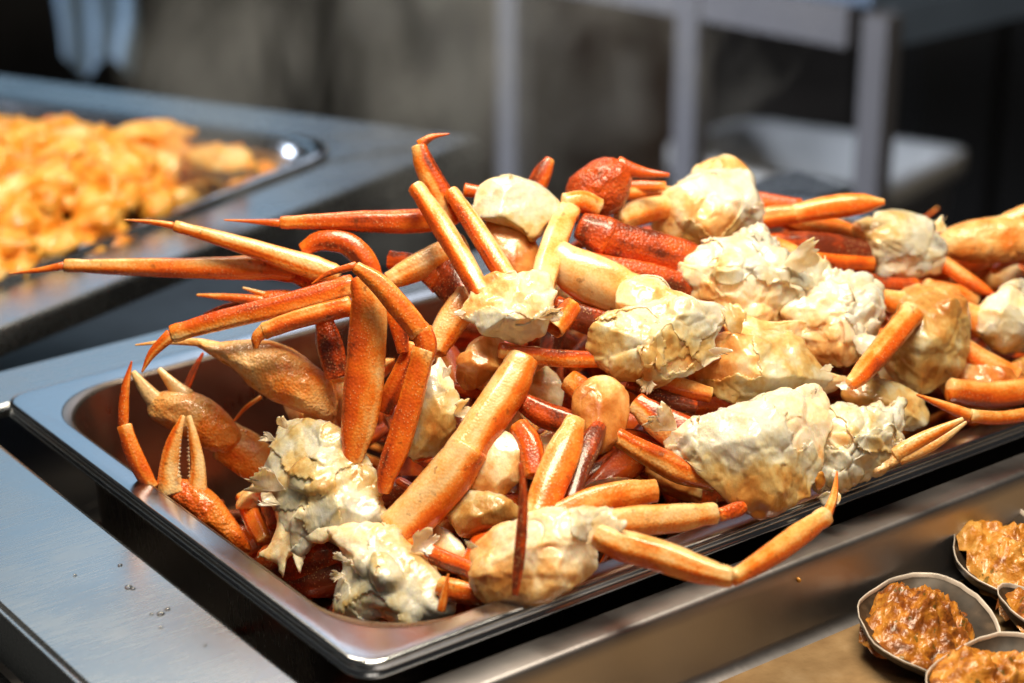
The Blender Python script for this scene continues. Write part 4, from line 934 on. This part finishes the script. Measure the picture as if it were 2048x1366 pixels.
# ------------------------------------------------------------------ stuffed shells, front right
MSH, nt, b = newmat('shell_dark'); pos = geo_pos(nt); r = ramp(nt, [(0.3, (0.016, 0.012, 0.009)), (0.6, (0.05, 0.035, 0.024)), (0.85, (0.14, 0.10, 0.065))])
nt.links.new(tex(nt, 'noise', 120, 5, pos).outputs['Fac'], r.inputs[0]); nt.links.new(r.outputs[0], b.inputs['Base Color']); b.inputs['Roughness'].default_value = 0.45; b.inputs['Specular IOR Level'].default_value = 0.25
MNA = plain('shell_rim', (0.60, 0.56, 0.52), 0.2, 0.35, 90)
MTP = crumb_material('orange_topping', [(0.1, (0.68, 0.37, 0.09)), (0.38, (0.52, 0.21, 0.025)), (0.6, (0.26, 0.075, 0.012)), (0.85, (0.06, 0.03, 0.01))], 130, 0.25)
def stuffed(px, rx, ry, rot, label, seed, z=-0.0385, tilt=(0.16, -0.06)):
    p = onz(px, z); t = empty('stuffed_shell', p, label, 'stuffed shell', 'stuffed shells in the front tray')
    t.rotation_euler = (tilt[0], tilt[1], rot)
    n = 44; V = []; prof = [(1.0, 0.0), (1.015, 0.0012), (0.985, 0.0015), (0.95, -0.0012), (0.75, -0.0045), (0.4, -0.0065), (0.02, -0.007)]
    outp = [(1.0, 0.0), (0.96, -0.003), (0.8, -0.0075), (0.45, -0.010), (0.02, -0.011)]
    def ring(s, zz):
        for k in range(n):
            a = 2 * math.pi * k / n; e = 1 + 0.08 * noise.noise(Vector((math.cos(a) * 1.5, math.sin(a) * 1.5, seed))) + 0.03 * noise.noise(Vector((math.cos(a) * 5, math.sin(a) * 5, seed)))
            tp = 1 - 0.18 * math.cos(a)
            V.append((rx * s * e * math.cos(a), ry * s * e * tp * math.sin(a), zz + 0.0024 * math.sin(2 * a + seed)))
    def loft(pr):
        V.clear()
        for s, zz in pr: ring(s, zz)
        return list(V), [(i * n + j, i * n + (j + 1) % n, (i + 1) * n + (j + 1) % n, (i + 1) * n + j) for i in range(len(pr) - 1) for j in range(n)]
    def local(name, VV, FF, mat, par=t):
        me = bpy.data.meshes.new(name); me.from_pydata([tuple(v) for v in VV], [], FF); me.polygons.foreach_set('use_smooth', [True] * len(me.polygons)); me.materials.append(mat)
        o = bpy.data.objects.new(name, me); COL.objects.link(o); o.parent = par; return o
    VV, FF = loft([(0.985, -0.001), (1.0, 0.0004), (1.010, 0.0010), (1.0, 0.0014), (0.985, 0.0009), (0.975, -0.0006)]); local('shell_rim', VV, FF, MNA)
    VV, FF = loft([(0.97, -0.0005)] + prof[3:]); local('shell_inside', VV, FF, MSH)
    VV, FF = loft(outp); local('shell_outside', VV, FF, MSH)
    rg = random.Random(seed); n2 = 72; TV = [(0, 0, 0.013)]
    for i in range(1, 31):
        rr = i / 30
        for k in range(n2):
            a = 2 * math.pi * k / n2; e = 1 + 0.30 * noise.noise(Vector((math.cos(a) * 1.6, math.sin(a) * 1.6, seed + 5)))
            x, y = rx * (0.86 * rr * e * math.cos(a) - 0.06), ry * (0.80 * rr * e * math.sin(a) + 0.08)
            q = Vector((x, y, seed * 0.1))
            h = 0.011 * (1 - rr ** 2.2) - 0.004 * rr + 0.008 * noise.noise(q * 75) * (1 - 0.6 * rr) + 0.0042 * noise.noise(q * 170) + 0.0030 * noise.noise(q * 380) + 0.0016 * noise.noise(q * 700)
            TV.append((x, y, h))
    TF = [(0, 1 + k, 1 + (k + 1) % n2) for k in range(n2)] + [(1 + i * n2 + k, 1 + (i + 1) * n2 + k, 1 + (i + 1) * n2 + (k + 1) % n2, 1 + i * n2 + (k + 1) % n2) for i in range(29) for k in range(n2)]
    tp = local('topping', TV, TF, MTP)
stuffed((1856, 1246), 0.040, 0.031, 0.75, 'stuffed shell with thin white rim and orange topping nearest the pan side wall', 3)
stuffed((2030, 1110), 0.038, 0.030, 1.0, 'stuffed shell with brown rim standing behind the others against the right edge', 8, -0.036, (0.25, -0.2))
stuffed((2006, 1372), 0.037, 0.029, 0.4, 'stuffed shell with orange topping at the bottom right corner of the photo', 14, -0.037)
stuffed((2120, 1225), 0.030, 0.024, 1.9, 'stuffed shell showing only a pale rim at the right edge', 20, -0.037)

# ------------------------------------------------------------------ crumbs and drops on the steel
def specks(name, spots, label, cat, mat, group):
    for (x, y, s, z) in spots:
        p = onz((x, y), z); m2 = s * 0.00021
        v = ICO2[0] * np.array([m2, m2 * 0.8, m2 * 0.5]); v = np.array([q * (1 + 0.3 * NZ(q + x, 600)) for q in v]) + p
        o = mesh(name, v, ICO2[1], mat, None, {'stain': np.full(len(v), 0.2)}, loc=p); tag(o, label, cat, group)
MDR, nt, b = newmat('water'); b.inputs['Base Color'].default_value = (0.9, 0.9, 0.9, 1); b.inputs['Roughness'].default_value = 0.02; b.inputs['Transmission Weight'].default_value = 1.0; b.inputs['IOR'].default_value = 1.33
specks('water_drop', [(258, 1174, 8, -0.0118), (266, 1177, 5, -0.0118), (322, 1227, 8, -0.0118), (334, 1218, 6, -0.0118), (303, 1228, 4, -0.0118), (150, 1150, 4, -0.0118), (240, 1130, 5, -0.0118), (410, 1290, 4, -0.0118), (322, 1254, 4, -0.0118)], 'tiny water drop on the steel counter plate at lower left', 'water drop', MDR, 'water drops on the counter plate')
p = onz((1640, 965), -0.03); 
def wallspot(px): 
    r_ = rays([px])[0]; t_ = (-0.0234 - CAM[1]) / r_[1]; return CAM + r_ * t_
for (x, y, s, lab) in ((1640, 962, 16, 'reddish brown sauce drip stuck on the steel tray wall'), (1597, 1160, 5, 'small brown sauce spot on the steel tray wall')):
    p = wallspot((x, y)); v = ICO3[0] * np.array([s * .00016, .0015, s * .00026]); v = np.array([q * (1 + 0.25 * NZ(q + x, 400)) for q in v]) + p
    o = mesh('sauce_drip', v, ICO3[1], MTP, None, loc=p); tag(o, lab, 'sauce drip')

# ------------------------------------------------------------------ steam rising behind the heap
V = ICO3[0] * np.array([0.36, 0.17, 0.20]); a_ = 0.35; ca_, sa_ = math.cos(a_), math.sin(a_)
V = np.column_stack([V[:, 0] * ca_ - V[:, 1] * sa_, V[:, 0] * sa_ + V[:, 1] * ca_, V[:, 2]]) + np.array([0.42, 0.44, 0.17])
MST = bpy.data.materials.new('steam'); MST.use_nodes = True; nt = MST.node_tree; nt.nodes.remove(nt.nodes['Principled BSDF'])
pv = nd(nt, 'ShaderNodeVolumePrincipled'); pv.inputs['Color'].default_value = (0.82, 0.90, 1.0, 1); pv.inputs['Anisotropy'].default_value = 0.2
tc_ = nd(nt, 'ShaderNodeTexCoord'); mp_n = nd(nt, 'ShaderNodeMapping'); mp_n.inputs['Scale'].default_value = (1, 1, 0.55); nt.links.new(geo_pos(nt), mp_n.inputs['Vector'])
sn = tex(nt, 'noise', 13, 3, mp_n.outputs[0]); sn.inputs['Distortion'].default_value = 0.8
nt.links.new(mth(nt, 'MULTIPLY', mth(nt, 'MAXIMUM', mth(nt, 'SUBTRACT', sn.outputs['Fac'], 0.53), 0.0), 24.0), pv.inputs['Density'])
nt.links.new(pv.outputs[0], nt.nodes['Material Output'].inputs['Volume'])
tag(mesh('steam', V, ICO3[1], MST), 'thin white steam drifting up behind the heap of crab', 'steam', None, 'stuff')
SC.cycles.volume_step_rate = 2.0; SC.cycles.volume_bounces = 0

# ------------------------------------------------------------------ background behind the counter
MB = plain('frame_paint', (0.13, 0.135, 0.16), 0.45, 0.12, 6)
MBT = plain('table_top', (0.12, 0.17, 0.26), 0.35, 0.15, 8)
MBIN = plain('bin_plastic', (0.46, 0.47, 0.48), 0.5, 0.12, 10)
MFL = plain('floor_tile', (0.075, 0.068, 0.066), 0.55, 0.5, 3, 0.4)
MDK = plain('wall_dark', (0.012, 0.012, 0.013), 0.7, 0.3, 4)
struct(mesh('floor', [(-6, -4, -0.95), (9, -4, -0.95), (9, 12, -0.95), (-6, 12, -0.95)], [(0, 1, 2, 3)], MFL))
def box(c, s, ax=None):
    s = np.array(s) / 2; V = [np.array((i, j, k)) * s for i in (-1, 1) for j in (-1, 1) for k in (-1, 1)]
    if ax is not None: V = [ax @ v for v in V]
    V = [np.array(c) + v for v in V]
    return V, [(0, 1, 3, 2), (4, 6, 7, 5), (0, 4, 5, 1), (2, 3, 7, 6), (0, 2, 6, 4), (1, 5, 7, 3)]
def bar(name, p, q, wd, mat, par):
    p, q = np.array(p, float), np.array(q, float); d = q - p; L = np.linalg.norm(d); d /= L
    up = np.array((0, 0, 1.0)) if abs(d[2]) < 0.9 else np.array(u2)
    s = np.cross(d, np.append(u2, 0) if abs(d[2]) > 0.9 else (0, 0, 1)); s /= np.linalg.norm(s); t = np.cross(s, d)
    V, Fc = box((p + q) / 2, (L, wd[0], wd[1]), np.column_stack([d, s, t]))
    return mesh(name, V, Fc, mat, par, smooth=False)
u2 = np.array((0.8, 0.6))
D1 = 2.1
c1 = at([(1742, 18)], [D1])[0]; zt = c1[2]
tbl = empty('steel_table', (c1[0], c1[1], -0.95), 'blurred grey table with square legs behind the crab pan', 'table')
e1 = onz((1050, -105), zt) ; e2 = onz((2060, -52), zt)
dl = (e1 - c1) / np.linalg.norm(e1 - c1); dr_ = (e2 - c1) / np.linalg.norm(e2 - c1)
u2 = dl[:2]
fx = c1 + dl * 0.62; fy = c1 + dr_ * 0.9
top = [c1, c1 + dl * 0.26, c1 + dl * 0.26 + dr_ * 0.9, fy]
slab('table_top', [t_[:2] for t_ in top], zt + 0.001, zt + 0.02, MBT, tbl, 0.004)
top = [c1 + dl * 0.261, c1 + dl * 1.3, c1 + dl * 1.3 + dr_ * 0.13, c1 + dl * 0.261 + dr_ * 0.13]
slab('table_top', [t_[:2] for t_ in top], zt + 0.001, zt + 0.02, MBT, tbl, 0.004)
pw = 0.027
bar('apron', c1 + dl * 0.02 - (0, 0, 0.020), c1 + dl * 1.3 - (0, 0, 0.020), (0.02, 0.040), MB, tbl)
bar('apron', c1 + dr_ * 0.02 - (0, 0, 0.020), fy - (0, 0, 0.020), (0.02, 0.040), MBT, tbl)
def ondir(px):                                                # point on the apron line below the given pixel column
    r_ = rays([(px, 18)])[0]; A_ = np.array([[dl[0], -r_[0]], [dl[1], -r_[1]]]); s_ = np.linalg.solve(A_, (CAM - c1)[:2]); return c1 + dl * s_[0]
for px in (1742, 1368, 1010):
    p = ondir(px) + np.array((0.004, -0.012, 0)); bar('table_leg', (p[0], p[1], zt - 0.003), (p[0], p[1], -0.95), (pw, pw), MB, tbl)
# grey bin
bc = at([(1640, 330)], [2.45])[0]
bn = empty('plastic_bin', (bc[0], bc[1], bc[2] - 0.35), 'grey rectangular plastic bin behind the table legs', 'bin')
ax = np.array([0.85, -0.53]); ay = np.array([0.53, 0.85])
bx = onz((1312, 290), bc[2])[:2]; by = onz((1952, 295), bc[2])[:2]; bnr = onz((1720, 415), bc[2])[:2]; bfr = onz((1490, 232), bc[2])[:2]
BQ = [bx, bnr, by, bfr]
V, Fc = quad_pan(BQ, [(0.03, 0.035, -0.36), (0.010, 0.035, -0.03), (0.0, 0.035, -0.028), (0.0, 0.035, -0.001), (0.003, 0.035, 0.0), (0.018, 0.035, 0.0), (0.021, 0.035, -0.01), (0.040, 0.035, -0.34)])
V = [(v[0], v[1], v[2] + bc[2]) for v in V]; mesh('bin_body', V, Fc, MBIN, bn)
# dark contents
bm_ = sum(BQ) / 4
V, Fc = quad_pan([bm_ + (q - bm_) * 0.9 for q in BQ], [(0, 0.05, bc[2] - 0.06), (0.02, 0.05, bc[2] - 0.055)]); mesh('bin_contents', V, Fc, MDK, bn)
# pale blue cloth hanging at the far left
cp = at([(190, 20)], [2.6])[0]
V = []; nx, nz = 18, 20
for j in range(nz + 1):
    for i in range(nx + 1):
        s_, t_ = i / nx - 0.5, j / nz
        wdt = 0.100 * (1 - 0.45 * max(0, t_ - 0.55))
        V.append(cp + RGT * s_ * wdt + np.array((0, 0, 1)) * (0.10 - 0.17 * t_ + 0.012 * math.sin(9 * s_)) + TOW * (0.012 * math.sin(16 * s_ + 2 * t_) + 0.01 * math.sin(7 * t_)))
Fc = [(j * (nx + 1) + i, j * (nx + 1) + i + 1, (j + 1) * (nx + 1) + i + 1, (j + 1) * (nx + 1) + i) for j in range(nz) for i in range(nx)]
MCL = plain('cloth_blue', (0.20, 0.30, 0.42), 0.8, 0.2, 12)
tag(mesh('hanging_cloth', V, Fc, MCL, None, loc=cp), 'pale blue cloth hanging blurred at the upper left', 'cloth')
# dark cabinets behind, and an added black block at right
def cabinet(px0, px1, d, z0, h, label, mat, dep=0.6):
    a = at([px0], [d])[0]; b_ = at([px1], [d])[0]; m_ = (a + b_) / 2; wv = b_ - a; wv[2] = 0; L = np.linalg.norm(wv); wv /= L
    nv = np.array((-wv[1], wv[0], 0)); t = empty('cabinet', (m_[0], m_[1], -0.95), label, 'cabinet')
    V, Fc = box(np.array((m_[0], m_[1], z0 + h / 2)) + nv * dep / 2, (L, dep, h), np.column_stack([wv, nv, (0, 0, 1)])); mesh('cabinet_body', V, Fc, mat, t, smooth=False)
    for k in range(3):
        cc = np.array((m_[0], m_[1], z0 + h / 2)) + wv * (k - 1) * L / 3 - nv * 0.008
        V, Fc = box(cc, (L / 3 - 0.02, 0.014, h - 0.06), np.column_stack([wv, nv, (0, 0, 1)])); mesh('cabinet_door', V, Fc, mat, t, smooth=False)
MCB = plain('cabinet_grey', (0.045, 0.047, 0.052), 0.4, 0.35, 5)
MCW = plain('cabinet_lamplit_brown', (0.09, 0.06, 0.048), 0.45, 0.5, 4)  # brown tint puts warm lamp light into this cabinet's colour
cabinet((-500, 100), (960, 100), 4.6, -0.95, 0.9, 'low dark grey cabinets blurred across the upper left background', MCB)
cabinet((960, 200), (1420, 200), 4.0, -0.95, 0.62, 'low cabinet tinted brown like warm light, blurred between the table legs', MCW)
cabinet((1830, 300), (2300, 300), 3.2, -0.95, 0.80, 'added black block darkening the right edge of the background', MDK)  # black block added so the background goes dark here
struct(mesh('back_wall', [(-8, 9, -1), (10, 7, -1), (10, 7, 3), (-8, 9, 3)], [(0, 1, 2, 3)], MDK))
